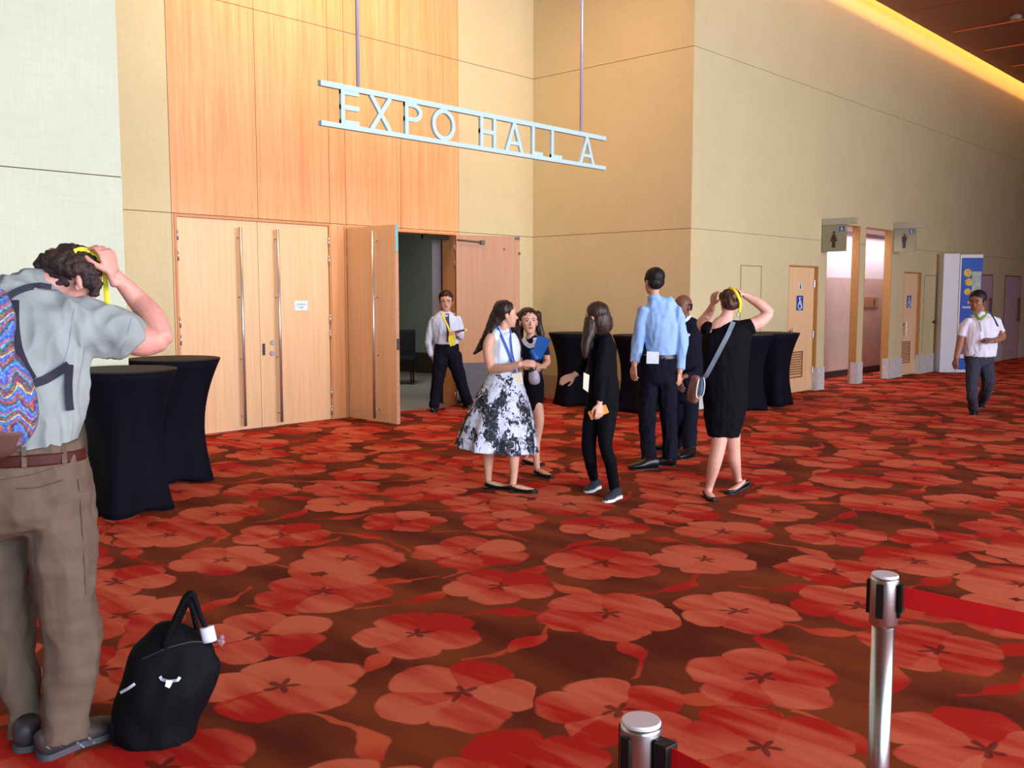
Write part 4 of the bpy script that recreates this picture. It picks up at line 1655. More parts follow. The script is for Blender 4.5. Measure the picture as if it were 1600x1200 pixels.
    f.tube(bm, [(56, 453, 42, .10, .62), (63, 440, 37, .12, .70), (66, 433, 35, .13, .70)], n=32, round_ends=False)
    co = obj('collar', bm, M['shirt_grey'], f.e, smooth=True)
    f.cl.append(co)
    f.bvh()
    # yellow lanyard held over the head
    g = Fig('lanyard', f.G + Vector((0, 0, 0)), 'yellow lanyard held on the head of the man with the backpack', 'lanyard')
    g.skin.free()
    g.tree, g.o0 = f.tree, f.o0
    g.ribbon('band', M['lan_yellow'], [(116, 393), (126, 389), (140, 391), (150, 399), (156, 410)], 7, off=.004, thick=.002, dd=.15)
    bm = bmesh.new()
    g.ribbon('x', None, [], 1) if False else None
    P = [g.J(161, 415, .2), g.J(164, 432, .19), g.J(166, 455, .18), g.J(168, 481, .18)]
    sweep(bm, P, [.0095] * 4, [.18] * 4, n=8, ref=Vector((0, 1, 0)), round_ends=False)
    obj('hanging_band', bm, M['lan_yellow'], g.e)

    # backpack
    k = Fig('backpack', f.G + Vector((0, 0, 0)), 'woven multicoloured backpack on the back of the man at the left edge', 'backpack')
    k.skin.free()
    mw = bpy.data.materials.new('woven zigzag cloth')
    mw.use_nodes = True
    nt = mw.node_tree
    q = NG(nt)
    bs = nt.nodes['Principled BSDF']
    bs.inputs['Roughness'].default_value = .9
    tc = nt.nodes.new('ShaderNodeTexCoord')
    P0 = tc.outputs['Object']
    wn, _ = q.noise(P0, 9.0, 2.0)
    x, y, z = q.sep(P0)
    zig = q.m('PINGPONG', q.m('ADD', q.m('MULTIPLY', x, 1.0), q.m('MULTIPLY', y, .6)), .045)
    band = q.m('ADD', q.m('MULTIPLY', q.m('ADD', z, zig), 9.0), q.m('MULTIPLY', wn, 1.2))
    cr = nt.nodes.new('ShaderNodeValToRGB')
    cr.color_ramp.interpolation = 'CONSTANT'
    cols = [(0, lin(36, 70, 190)), (.14, lin(60, 130, 220)), (.25, lin(24, 30, 80)), (.36, lin(170, 44, 50)), (.46, lin(40, 90, 200)), (.58, lin(196, 180, 90)), (.64, lin(120, 40, 60)), (.76, lin(50, 44, 60)), (.86, lin(70, 150, 200)), (.94, lin(200, 70, 50))]
    while len(cr.color_ramp.elements) < len(cols):
        cr.color_ramp.elements.new(.5)
    for e_, (p_, c_) in zip(cr.color_ramp.elements, cols):
        e_.position = p_
        e_.color = c_
    nt.links.new(q.m('FRACT', band), cr.inputs[0])
    vo = nt.nodes.new('ShaderNodeTexVoronoi')
    vo.inputs['Scale'].default_value = 130
    nt.links.new(P0, vo.inputs['Vector'])
    vc = q.mixc(.16, cr.outputs[0], vo.outputs['Color'])
    dk = q.mixc(q.rng(vo.outputs['Distance'], .2, .7, 0, .5), vc, (.01, .01, .03, 1))
    nt.links.new(dk, bs.inputs['Base Color'])
    me_b = bmesh.new()
    k.tube(me_b, [(-30, 462, 40, -.22, .5), (-34, 490, 57, -.25, .6), (-36, 530, 56, -.26, .62), (-34, 560, 56, -.26, .62)])
    k.tube(me_b, [(-34, 560, 60, -.24, .62), (-30, 600, 80, -.24, .62), (-28, 640, 86, -.24, .62), (-30, 668, 76, -.23, .6), (-34, 686, 52, -.22, .6)])
    me = remesh(me_b, .006, 2, lambda c, n: noise.noise(c * 14) * .006)
    mesh_obj('bag_body', me, mw, k.e)
    bb = bmesh.new()
    k.tube(bb, [(-30, 655, 84, -.24, .62), (-32, 680, 68, -.23, .62), (-36, 700, 44, -.22, .6)])
    me = remesh(bb, .006, 2)
    mesh_obj('leather_base', me, mat('brown suede', lin(96, 62, 54), .8), k.e)
    k.tree, k.o0 = f.tree, f.o0
    M['strapnavy'] = mat('dark navy webbing', lin(34, 30, 46), .8)
    k.ribbon('shoulder_strap', M['strapnavy'], [(8, 468), (22, 457), (42, 449), (62, 446), (80, 449)], 10, off=.012, thick=.004)
    k.ribbon('back_strap', M['strapnavy'], [(22, 470), (22, 510), (27, 545), (38, 572), (50, 592)], 14, off=.02, thick=.005)
    k.ribbon('lower_strap', M['strapnavy'], [(50, 600), (70, 594), (90, 582), (108, 570)], 13, off=.012, thick=.004)
    k.ribbon('hanging_strap', M['strapnavy'], [(109, 570), (107, 600), (108, 625), (110, 641)], 11, off=.015, thick=.003)
    return f


man_backpack()


# --- black duffel bag
def duffel():
    f = Fig('duffel_bag', ground(240, 1150), 'black duffel bag standing on the carpet beside the trainers', 'bag')
    f.skin.free()
    bm = bmesh.new()
    f.tube(bm, [(238, 1158, 60, 0, .85), (241, 1140, 66, 0, .9), (250, 1105, 71, 0, .85), (262, 1070, 72, 0, .75), (276, 1040, 71, 0, .62), (288, 1012, 62, 0, .5), (298, 996, 44, 0, .42)], n=28)
    c0 = f.J(240, 1150, -.01)
    obox(bm, c0 + Vector((0, .02, .03)), (.125, 0, 0), (0, .10, 0), (0, 0, .05))

    def fd(co, no):
        return noise.noise(co * 7) * .016 + noise.noise(Vector((co.x * 16, co.y * 16, co.z * 7))) * .006
    me = remesh(bm, .006, 4, fd)
    for v in me.vertices:
        if v.co.z < 0.004:
            v.co.z = 0.004
    M['nylon'] = mat('black nylon', lin(6, 6, 11), .75, noise_amt=.3, noise_scale=(10, 10, 10), spec=.15)
    body = mesh_obj('bag_body', me, M['nylon'], f.e)
    f.cl = [body]
    f.bvh()
    for dd, pts in ((-.07, [(256, 1012, 5), (266, 985, 5), (281, 952, 5), (291, 934, 6), (299, 928, 6), (305, 938, 5), (314, 965, 4.5), (326, 990, 4.5)]),
                    (.05, [(266, 1008, 4), (282, 965, 4.5), (293, 942, 5), (300, 950, 4.5), (308, 985, 4.5), (316, 1010, 4.5)])):
        bm = bmesh.new()
        f.tube(bm, [(x, y, r, dd, .6) for x, y, r in pts], n=10)
        obj('handle', bm, M['nylon'], f.e, smooth=True)
    bm = bmesh.new()
    f.tube(bm, [(288, 942, 8, -.05), (296, 933, 9, -.02), (302, 932, 7, 0)], n=12)
    obj('handle_wrap', bm, M['nylon'], f.e, smooth=True)
    bm = bmesh.new()
    f.tube(bm, [(323, 980, 11.5, -.08, .7), (328, 1002, 11.5, -.08, .7)], n=20, round_ends=False)
    tg = obj('luggage_tag', bm, mat('white paper tag', lin(214, 216, 240), .5, noise_amt=.08), f.e, smooth=True)
    tg['label'] = 'white airline tag round the handle'
    bm = bmesh.new()
    for dx, dy in ((0, 0), (3, 5), (4, -4), (5, 3)):
        c = f.J(342 + dx, 1000 + dy, -.03)
        ellipsoid(bm, c, (.011, 0, 0), (0, .011, 0), (0, 0, .012), 10, 8)
    obj('charm', bm, mat('brown pink charm', lin(140, 96, 100), .6, noise_amt=.4, noise_scale=(80, 80, 80)), f.e)
    # silver longhorn emblem
    ms = mat('silver emblem', lin(176, 176, 190), .35, .6)
    bm = bmesh.new()
    f.ribbon('e', None, [(250, 1057), (253, 1062), (262, 1064), (265, 1065)], 4.5, off=.005, bm=bm)
    f.ribbon('e', None, [(281, 1058), (278, 1063), (269, 1064), (265, 1065)], 4.5, off=.005, bm=bm)
    f.ribbon('e', None, [(264, 1063), (263, 1068), (262, 1073)], 8, off=.006, bm=bm, thick=.004)
    f.ribbon('e', None, [(267, 1063), (265, 1069), (262, 1074)], 6, off=.006, bm=bm, thick=.004)
    em = obj('emblem', bm, ms, f.e)
    em['label'] = 'silver horned skull emblem'
    f.ribbon('zip_pull', mat('white zip cord', lin(200, 198, 204), .5), [(189, 1082), (200, 1076), (210, 1069)], 4.5, off=.006, thick=.003)
    f.ribbon('end_seam', mat('seam black', lin(26, 26, 34), .6), [(222, 1030), (240, 1022), (262, 1012), (300, 1002), (338, 1004)], 2, off=.002, thick=.0015)


duffel()


# --- man in the doorway
def doorman():
    f = Fig('person', ground(703, 641), 'man in white shirt and dark tie standing in the open doorway', 'person')
    M['shirt_white'] = clothm('white blue shirt cotton', lin(196, 206, 228), .05)
    f.cloth('shirt', M['shirt_white'], [
        [(698, 538, 18.5, 0, .62), (697, 520, 20.5, 0, .62), (696, 506, 22, 0, .6), (696, 498, 21, 0, .55), (697, 490, 12, 0, .7)],
        [(680, 498, 7, 0), (674, 512, 6.5, .02), (670, 534, 6, .03), (675, 557, 4.8, 0)],
        [(713, 498, 7, 0), (718, 511, 6.5, .02), (720, 526, 6, 0)], [(720, 526, 5.8, 0), (718, 524, 5.2, -.12), (716, 520, 4.5, -.22)]],
        voxel=.009, fold=.009, seed=3)
    f.cloth('trousers', M['navy'], [
        [(698, 537, 19, 0, .65), (698, 552, 20, 0, .68)],
        [(690, 555, 13, 0), (684, 596, 9.5, -.02), (680, 618, 8.5, -.03), (678, 636, 8, f.dg(678, 643) + .05)],
        [(708, 555, 13, 0), (720, 596, 9.5, .05), (727, 618, 8.5, .1), (731, 629, 8, f.dg(731, 636) + .05)]],
        voxel=.009, fold=.008, seed=4, horiz=.003)
    f.body([(697, 492, 7, 0), (697, 480, 6.3, 0)], [(675, 555, 3.4, 0), (677, 560, 3.2, 0)])
    f.hand(f.J(677, 559, 0), (.1, -.1, -1), (-.9, -.3, 0), curl=.35, thumb=-1)
    f.hand(f.J(716, 519.5, -.22), (-.7, -.7, .1), (0.1, -.3, 1), curl=.4, thumb=1)
    f.head(697, 471, 31, 0, (.05, -1, -.02), hair=M['hair_brown'])
    f.fix_hair(M['hair_dark'], voxel=.008, amp=.004)
    for hx, hy, tx, ty in ((679, 641, 676, 650), (729, 634, 733, 640)):
        f.shoe((hx, hy), (tx, ty), M['blackshoe'], L=.28, w=.048)
    f.finish(M['skin_tan'])
    f.bvh()
    f.ribbon('tie', mat('dark blue tie', lin(46, 52, 88), .6), [(699, 490), (699, 500), (701, 518), (701, 534)], 5.5, off=.008, thick=.003)
    f.ribbon('collar', M['shirt_white'], [(691, 487), (695, 493), (698, 495)], 4, off=.006)
    f.ribbon('collar', M['shirt_white'], [(703, 487), (701, 493), (699, 495)], 4, off=.006)
    gl = bmesh.new()
    for q in (-1, 1):
        c = f.hc + (f.hr * q * .125 + f.hf * .36) * f.H
        for i in range(16):
            a, b = 2 * pi * i / 16, 2 * pi * (i + 1) / 16
            p = [c + (f.hr * cos(t) * .095 + f.hu * sin(t) * .065) * f.H for t in (a, b)]
            sweep(gl, p, [.0016, .0016], n=6, sub=1, ref=f.hf, round_ends=False)
        p = [c + f.hr * q * .09 * f.H, c + (f.hr * q * .11 - f.hf * .3) * f.H]
        sweep(gl, p, [.0016, .0016], n=6, sub=1, ref=f.hu, round_ends=False)
    obj('glasses', gl, M['iris'], f.e)
    g = Fig('lanyard', f.G, 'bunch of yellow lanyards hanging from the hand of the man in the doorway', 'lanyard', 'x')
    del g.e['group']
    g.skin.free()
    g.tree, g.o0 = f.tree, f.o0
    g.ribbon('neck_band', M['lan_yellow'], [(690, 488), (695, 500), (700, 510), (704, 521)], 2.6, off=.014, thick=.002)
    for pts in ([(703, 522), (702, 532), (705, 541)], [(706, 521), (707, 533), (708, 540)], [(709, 522), (711, 531), (710, 539)], [(705, 520), (705, 530), (703, 538)]):
        bm = bmesh.new()
        P = [g.J(x, y, -.26) for x, y in pts]
        sweep(bm, P, [.013] * 3, [.2] * 3, n=8, ref=Vector((0, 1, 0)), round_ends=False)
        obj('hanging_band', bm, M['lan_yellow'], g.e)
    h = Fig('badge_stack', f.G, 'dark badge stack with yellow band in the hand of the man in the doorway', 'badge')
    h.skin.free()
    c = h.J(719, 517, -.30)
    bm = bmesh.new()
    obox(bm, c, (.065, -.01, .012), (0, .05, 0), (-.003, 0, .012))
    obj('badges', bm, mat('dark badge backs', lin(84, 64, 76), .5), h.e)
    bm = bmesh.new()
    obox(bm, c + Vector((.075, -.02, .012)), (.02, 0, .004), (0, .03, 0), (0, 0, .018))
    obj('band_roll', bm, M['lan_yellow'], h.e)


doorman()


# --- woman with the floral skirt
def woman_skirt():
    f = Fig('person', ground(792, 766), 'woman in white sleeveless top and black and white floral skirt', 'person')
    M['topwhite'] = clothm('white cotton top', lin(212, 222, 236), .04)
    f.cloth('top', M['topwhite'], [
        [(787, 588, 22, 0, .8), (787, 570, 23, 0, .8), (788, 548, 25, 0, .8), (786, 530, 23, 0, .72), (784, 520, 17, 0, .7), (786, 513, 10, 0, .8)],
        [(770, 528, 6.5, -.08), (776, 518, 7, -.05)]],
        voxel=.007, fold=.008, seed=5)
    sk = bpy.data.materials.new('black and white floral cotton')
    sk.use_nodes = True
    nt = sk.node_tree
    q = NG(nt)
    bs = nt.nodes['Principled BSDF']
    bs.inputs['Roughness'].default_value = .8
    tc = nt.nodes.new('ShaderNodeTexCoord')
    P0 = tc.outputs['Object']
    big, _ = q.noise(P0, 6.5, 1.5)
    _, wc = q.noise(P0, 14.0, 1.0)
    P1 = q.v('ADD', P0, q.v('MULTIPLY', wc, (.12, .12, .12)))
    fine, _ = q.noise(q.v('MULTIPLY', P1, (46, 46, 16)), 1.0, 3.0)
    t = q.m('ADD', q.m('MULTIPLY', q.m('SUBTRACT', big, .5), 2.6), q.m('MULTIPLY', q.m('SUBTRACT', fine, .5), 2.0))
    c = q.mixc(q.rng(t, -.08, .10), lin(14, 14, 28), lin(206, 212, 232))
    grey, _ = q.noise(q.v('MULTIPLY', P1, (70, 70, 22)), 1.0, 2.0)
    c = q.mixc(q.rng(grey, .54, .66, 0, .55), c, lin(120, 124, 150))
    nt.links.new(c, bs.inputs['Base Color'])
    bm = bmesh.new()

    def pleat(t, a):
        return 1 + .085 * t * sin(a * 9 + 1.3 * sin(a * 2)) + .03 * t * sin(a * 17)
    f.tube(bm, [(787, 584, 23, 0, .8), (787, 600, 31, 0, .85), (785, 625, 42, 0, .85), (781, 660, 53, 0, .85), (777, 692, 60, 0, .85), (776, 702, 62, 0, .85)], n=72, round_ends=False, mod=pleat)
    o = obj('skirt', bm, sk, f.e, smooth=True)
    f.cl.append(o)
    f.tube(f.skin, [(787, 590, 18, 0, .8), (787, 625, 20, 0, .8), (785, 650, 18, 0, .8)])
    f.body([(768, 526, 7.5, -.08), (763, 538, 8.5, -.1), (763, 556, 8, -.1), (768, 576, 8, -.08)],
           [(768, 576, 8, -.08), (788, 575, 7.2, -.16), (813, 569, 5, -.24)],
           [(800, 528, 7.5, .12), (806, 550, 7.5, .14), (806, 572, 7, .12)], [(806, 572, 6.5, .12), (816, 570, 5, -.05)],
           [(786, 516, 9, 0), (788, 507, 6.5, .01), (790, 498, 6.5, .02)],
           [(775, 640, 13, .03), (765, 690, 8.5, .04), (763, 712, 9, f.dg(763, 762)), (763, 738, 6, f.dg(763, 762)), (763, 754, 5, f.dg(763, 762))],
           [(796, 640, 13, -.03), (802, 690, 9, -.03), (803, 712, 9, f.dg(803, 768)), (803, 740, 6.2, f.dg(803, 768)), (801, 759, 5.2, f.dg(803, 768))])
    f.hand(f.J(814, 569, -.24), (1, -.05, .1), (.0, -.7, .7), L=.17, curl=.55, thumb=-1, r0=.021)
    f.hand(f.J(817, 570, -.06), (1, -.1, .05), (.0, .7, .7), L=.17, curl=.55, thumb=1, r0=.021)
    f.head(792, 492, 42, .02, (1, .15, .02), hair=M['hair_dark'], hstyle='long', female=True)
    b = f.hairbm
    f.tube(b, [(783, 484, 13, .02), (776, 500, 13, .03, .9), (768, 516, 11, .02, .8), (758, 532, 8, 0, .8), (748, 545, 5, -.02, .8), (741, 553, 2, -.02)])
    f.tube(b, [(786, 478, 14, .04), (783, 500, 10, .08), (785, 520, 10, .12)])
    f.tube(b, [(798, 500, 4, .11), (805, 517, 6, .10), (808, 535, 7, .04), (812, 552, 4, .0)])
    f.fix_hair(M['hair_dark'], voxel=.006, amp=.005, fs=(90, 90, 14))
    f.shoe((757, 763), (775, 764), M['blackshoe'], L=.235, w=.04, style='flat')
    f.shoe((796, 769), (827, 770), M['blackshoe'], L=.235, w=.04, style='flat')
    f.finish(M['skin_asian'])
    f.bvh()
    g = Fig('badge', f.G, 'cream badge on a blue lanyard worn over the floral skirt', 'badge')
    g.skin.free()
    g.tree, g.o0 = f.tree, f.o0
    g.ribbon('lanyard', M['lan_blue'], [(777, 510), (785, 528), (794, 548), (800, 566), (805, 584)], 3.6, off=.010, thick=.002)
    g.ribbon('lanyard', M['lan_blue'], [(797, 514), (798, 530), (800, 550), (804, 568), (806, 584)], 2.6, off=.012, thick=.002)
    g.patch('badge_card', M['badge'], [(799, 584), (815, 581), (818, 600), (801, 603)], off=.02)
    return f


woman_skirt()


# --- woman with the blue folder
def woman_folder():
    f = Fig('person', ground(832, 738), 'woman in navy top with white collar, partly behind the floral skirt', 'person')
    M['navytop'] = clothm('navy knit', lin(24, 28, 60), .1)
    f.cloth('top', M['navytop'], [
        [(832, 590, 14, 0, .8), (832, 568, 16, 0, .8), (832, 548, 18, 0, .75), (831, 535, 17, 0, .7), (829, 527, 9, 0, .8)],
        [(843, 535, 7, 0), (850, 545, 7.5, 0), (853, 556, 7, 0)], [(820, 535, 7, 0), (815, 548, 7, 0), (813, 558, 7, 0)]],
        voxel=.007, fold=.005, seed=6)
    f.cloth('skirt', M['blackcloth'], [[(832, 584, 15, 0, .8), (834, 605, 16.5, 0, .8), (834, 638, 14, 0, .8)]], voxel=.008, fold=.004, seed=7)
    f.body([(853, 553, 6, 0), (855, 566, 5.5, -.03)], [(855, 566, 5.5, -.03), (850, 571, 4.5, -.15), (846, 573, 4, -.22)],
           [(813, 556, 6, 0), (814, 570, 5.5, 0)], [(814, 570, 5.3, 0), (826, 575, 4.2, -.2)],
           [(829, 530, 8, 0), (829, 520, 6.3, 0), (828, 511, 6.3, 0)],
           [(837, 630, 11, 0), (842, 656, 8.5, -.03), (837, 690, 7.5, .0), (838, 715, 5.5, f.dg(839, 741)), (839, 732, 4.7, f.dg(839, 741))],
           [(830, 630, 11, .05), (826, 660, 8.5, .1), (823, 690, 7.5, .2), (821, 712, 4.7, f.dg(820, 724))])
    f.hand(f.J(847, 573, -.22), (-.9, -.1, .1), (.1, -.7, .5), L=.165, curl=.7, thumb=1, r0=.02)
    f.hand(f.J(826, 575, -.2), (1, 0, .1), (0, -.7, .6), L=.165, curl=.6, thumb=-1, r0=.02)
    f.head(826, 503, 42, 0, (.22, -1, .14), hair=M['hair_dark'], hstyle='long', female=True)
    b = f.hairbm
    f.tube(b, [(816, 492, 9, .05), (811, 508, 8, .06), (810, 524, 8, .06), (812, 536, 4, .06)])
    f.tube(b, [(838, 490, 8, .07), (841, 508, 6, .09), (845, 524, 6, .09), (846, 534, 3, .08)])
    f.fix_hair(M['hair_dark'], voxel=.006, amp=.004, fs=(90, 90, 14))
    f.shoe((835, 742), (850, 745), M['blackshoe'], L=.235, w=.04, style='flat')
    f.shoe((816, 725), (828, 726), M['blackshoe'], L=.235, w=.04, style='flat')
    f.finish(M['skin_asian'])
    f.bvh()
    mw = mat('white collar cotton', lin(230, 232, 240), .6)
    f.ribbon('collar', mw, [(818, 529), (821, 536), (826, 540), (830, 541)], 7, off=.010, thick=.003)
    f.ribbon('collar', mw, [(836, 528), (837, 534), (834, 539), (829, 541)], 7, off=.010, thick=.003)
    g = Fig('folder', f.G, 'blue folder held up in front of the navy top', 'folder')
    g.skin.free()
    bm = bmesh.new()
    mb = mat('bright blue folder plastic', lin(56, 130, 206), .35, noise_scale=(3, 3, 3), col2=lin(36, 80, 170))
    qd = [(829, 561), (846, 561), (861, 530), (840, 524)]
    dds = (-.25, -.27, -.22, -.18)
    fr = [bm.verts.new(g.J(x, y, d)) for (x, y), d in zip(qd, dds)]
    bk = [bm.verts.new(g.J(x, y, d + .03)) for (x, y), d in zip(qd, dds)]
    bm.faces.new(fr); bm.faces.new(list(reversed(bk)))
    for i in range(4):
        bm.faces.new((fr[i], fr[(i + 1) % 4], bk[(i + 1) % 4], bk[i]))
    bmesh.ops.bevel(bm, geom=list(bm.edges), offset=.004, segments=2, affect='EDGES')
    tag(g.e, g.e['label'], 'folder')
    obj('cover', bm, mb, g.e)
    bm = bmesh.new()
    g.tube(bm, [(831, 548, 4, -.30), (838, 560, 4.5, -.31)], n=10)
    obj('rolled_edge', bm, mb, g.e, smooth=True)
    h = Fig('bottle_pouch', f.G, 'pale grey pouch hanging from the hands holding the blue folder', 'pouch')
    h.skin.free()
    bm = bmesh.new()
    h.tube(bm, [(833, 577, 6, -.26), (834, 584, 8, -.26), (835, 592, 9, -.26), (836, 597, 8, -.26)], n=18)
    obj('pouch', bm, mat('pale grey plastic', lin(172, 166, 186), .35), h.e, smooth=True)
    bm = bmesh.new()
    h.tube(bm, [(832, 577, 7, -.265, .9), (833, 579, 7, -.265, .9)], n=18)
    obj('band', bm, M['black'], h.e)


woman_folder()


# --- woman in black with the phone
def woman_phone():
    f = Fig('person', ground(940, 780), 'woman in black cardigan and leggings holding an orange phone', 'person')
    f.cloth('cardigan', M['blackcloth'], [
        [(942, 622, 26, 0, .75), (942, 592, 24, 0, .75), (941, 562, 22, 0, .75), (942, 540, 21, 0, .75), (942, 527, 14, .02, .8), (941, 519, 9, .02)],
        [(946, 530, 11, -.08), (943, 560, 10.5, -.13), (939, 592, 9, -.15), (937, 627, 8, -.16)],
        [(930, 533, 10, .14), (917, 562, 9, .17), (900, 583, 7.5, .13)]],
        voxel=.007, fold=.007, seed=8)
    f.cloth('leggings', M['navy'] if False else M['blackcloth'], [
        [(942, 618, 25, 0, .75), (941, 638, 26, 0, .75)],
        [(927, 640, 15, .05), (920, 690, 12, .03), (923, 722, 9.5, .06), (928, 749, 7, f.dg(930, 762))],
        [(950, 640, 16, -.03), (946, 690, 12, -.08), (954, 724, 10, -.03), (960, 763, 8, f.dg(962, 777))]],
        voxel=.007, fold=.004, seed=9, horiz=.002)
    f.body([(937, 624, 4.5, -.16), (937, 632, 4.2, -.16)], [(902, 581, 4.5, .13), (897, 586, 4.2, .12)],
           [(941, 524, 8, .02), (937, 512, 7.5, .02), (934, 502, 7.5, .02)],
           [(928, 745, 5.5, f.dg(930, 762)), (929, 757, 5.5, f.dg(930, 762))], [(960, 758, 6, f.dg(962, 777)), (962, 771, 6, f.dg(962, 777))])
    f.hand(f.J(937, 630, -.185), (-.05, -.25, -1), (.3, -.9, 0), L=.165, curl=.45, thumb=1, r0=.021)
    f.hand(f.J(898, 586, .12), (-.85, -.2, -.35), (.1, -.6, .6), L=.17, curl=.25, thumb=-1, r0=.021)
    f.head(930, 496, 44, .02, (-.85, .5, -.08), hair=M['hair_high'], hstyle='long', female=True)
    b = f.hairbm
    f.tube(b, [(934, 483, 17, .02), (937, 497, 18, .02), (938, 510, 17, .02), (934, 518, 12, .02)])
    f.tube(b, [(950, 498, 7, .02), (952, 510, 6, .02), (951, 517, 3, .02)])
    f.tube(b, [(924, 500, 11, .0), (920, 522, 10, -.03), (916, 542, 8, -.05), (915, 558, 4, -.06)])
    f.fix_hair(M['hair_high'], voxel=.006, amp=.004, fs=(80, 80, 12))
    ms = mat('dark canvas', lin(40, 42, 52), .8, noise_amt=.2)
    mw = mat('white rubber', lin(206, 210, 216), .6)
    f.shoe((935, 762), (908, 774), ms, L=.245, w=.042, style='sneaker', sole=mw)
    f.shoe((968, 777), (937, 789), ms, L=.245, w=.042, style='sneaker', sole=mw)
    f.finish(M['skin_asian'])
    f.bvh()
    g = Fig('phone', f.G, 'phone in an orange case held low beside the black leggings', 'phone')
    g.skin.free()
    a, b2 = g.J(921, 650, -.175), g.J(949, 638, -.175)
    ax = (b2 - a) / 2
    up = Vector((-ax.z, 0, ax.x)).normalized() * .034
    bm = bmesh.new()
    obox(bm, (a + b2) / 2, ax, up, (0, .005, 0))
    bmesh.ops.bevel(bm, geom=list(bm.edges), offset=.003, segments=2, affect='EDGES')
    obj('case', bm, mat('orange phone case', lin(226, 140, 50), .45), g.e)
    bm = bmesh.new()
    obox(bm, (a + b2) / 2 + Vector((0, .0055, 0)), ax * .92, up * .9, (0, .001, 0))
    obj('screen', bm, M['black'], g.e)
    h = Fig('badge', f.G, 'cream badge card hanging at the front of the black cardigan', 'badge')
    h.skin.free()
    h.tree, h.o0 = f.tree, f.o0
    bm = bmesh.new()
    fr = [bm.verts.new(h.J(x, y, -.17)) for x, y in ((912, 582), (921, 586), (919, 613), (911, 607))]
    bk = [bm.verts.new(v.co + Vector((0, .004, 0))) for v in fr]
    bm.faces.new(fr); bm.faces.new(list(reversed(bk)))
    for i in range(4):
        bm.faces.new((fr[i], fr[(i + 1) % 4], bk[(i + 1) % 4], bk[i]))
    obj('badge_card', bm, M['badge'], h.e)
    h.ribbon('lanyard', mat('dark patterned lanyard', lin(70, 66, 70), .7), [(926, 535), (920, 560), (916, 583)], 3, off=.008, thick=.002)


woman_phone()


# --- tall man in the blue shirt
def tall_man():
    f = Fig('person', ground(1026, 727), 'tall man in light blue shirt and dark trousers seen from behind', 'person')
    ms = clothm('light blue shirt cotton', lin(146, 182, 232), .06)
    f.cloth('shirt', ms, [
        [(1033, 557, 22, 0, .65), (1033, 540, 24, 0, .65), (1033, 515, 27, 0, .6), (1032, 495, 28, 0, .55), (1031, 482, 27, 0, .5), (1026, 473, 19, 0, .62), (1023, 466, 11.5, 0, .95), (1022, 463, 10.5, 0, 1)],
        [(1007, 484, 10, 0), (1001, 510, 9.5, 0), (996, 537, 9.5, 0), (992, 566, 7, -.04)],
        [(1057, 484, 10, 0), (1063, 510, 9.5, 0), (1066, 537, 9.5, 0), (1062, 577, 7, -.03)]],
        voxel=.008, fold=.010, fs=8, seed=10, horiz=.002)
    f.cloth('trousers', M['navy'], [
        [(1029, 556, 26.5, 0, .62), (1028, 575, 29, 0, .68), (1028, 594, 29, 0, .68)],
        [(1014, 590, 16, 0), (1011, 653, 14, 0), (1013, 690, 12.5, 0), (1015, 722, 13, f.dg(1018, 731))],
        [(1042, 590, 16, 0), (1045, 653, 13.5, 0), (1047, 690, 12, .02), (1046, 719, 12, f.dg(1048, 728))]],
        voxel=.008, fold=.007, seed=11, horiz=.004)
    f.body([(1023, 470, 7.5, 0), (1022, 462, 7.8, 0), (1022, 452, 8, 0)], [(992, 564, 5, -.04), (991, 571, 4.6, -.04)], [(1062, 574, 5, -.03), (1062, 582, 4.6, -.03)],
           [(1015, 710, 6, .05), (1018, 725, 6, f.dg(1018, 731))], [(1046, 710, 6, .08), (1048, 722, 6, f.dg(1048, 728))])
    f.hand(f.J(991, 570, -.04), (-.08, -.1, -1), (-.75, -.6, 0), L=.195, curl=.4, thumb=1, r0=.025)
    f.hand(f.J(1062, 581, -.03), (-.02, -.1, -1), (.75, -.6, 0), L=.19, curl=.55, thumb=-1, r0=.025)
    f.head(1021, 441, 40, 0, (-.35, .93, .02), hair=M['hair_black'])
    f.fix_hair(M['hair_black'], voxel=.007, amp=.004)
    f.shoe((1028, 732), (988, 734), M['blackshoe'], L=.29, w=.05)
    f.shoe((1056, 728), (1030, 727), M['blackshoe'], L=.28, w=.05)
    f.finish(M['skin_tan'])
    f.bvh()
    bm = bmesh.new()
    f.tube(bm, [(1031, 554, 26, 0, .63), (1031, 560, 26.8, 0, .63)], n=40, round_ends=False)
    f.cl.append(obj('belt', bm, M['blackshoe'], f.e))
    f.bvh()
    f.ribbon('collar', ms, [(1012, 466), (1022, 463), (1034, 466)], 5, off=.01, thick=.003)
    bm = bmesh.new()
    g = Fig('paper_badge', f.G, 'white paper badge hanging at the back of the dark trousers', 'badge')
    g.skin.free()
    g.tree, g.o0 = f.tree, f.o0
    g.patch('card', mat('white card', lin(214, 224, 236), .5, noise_amt=.04), [(1010.5, 549), (1030, 550), (1029, 568.5), (1010, 568)], off=.03)


tall_man()


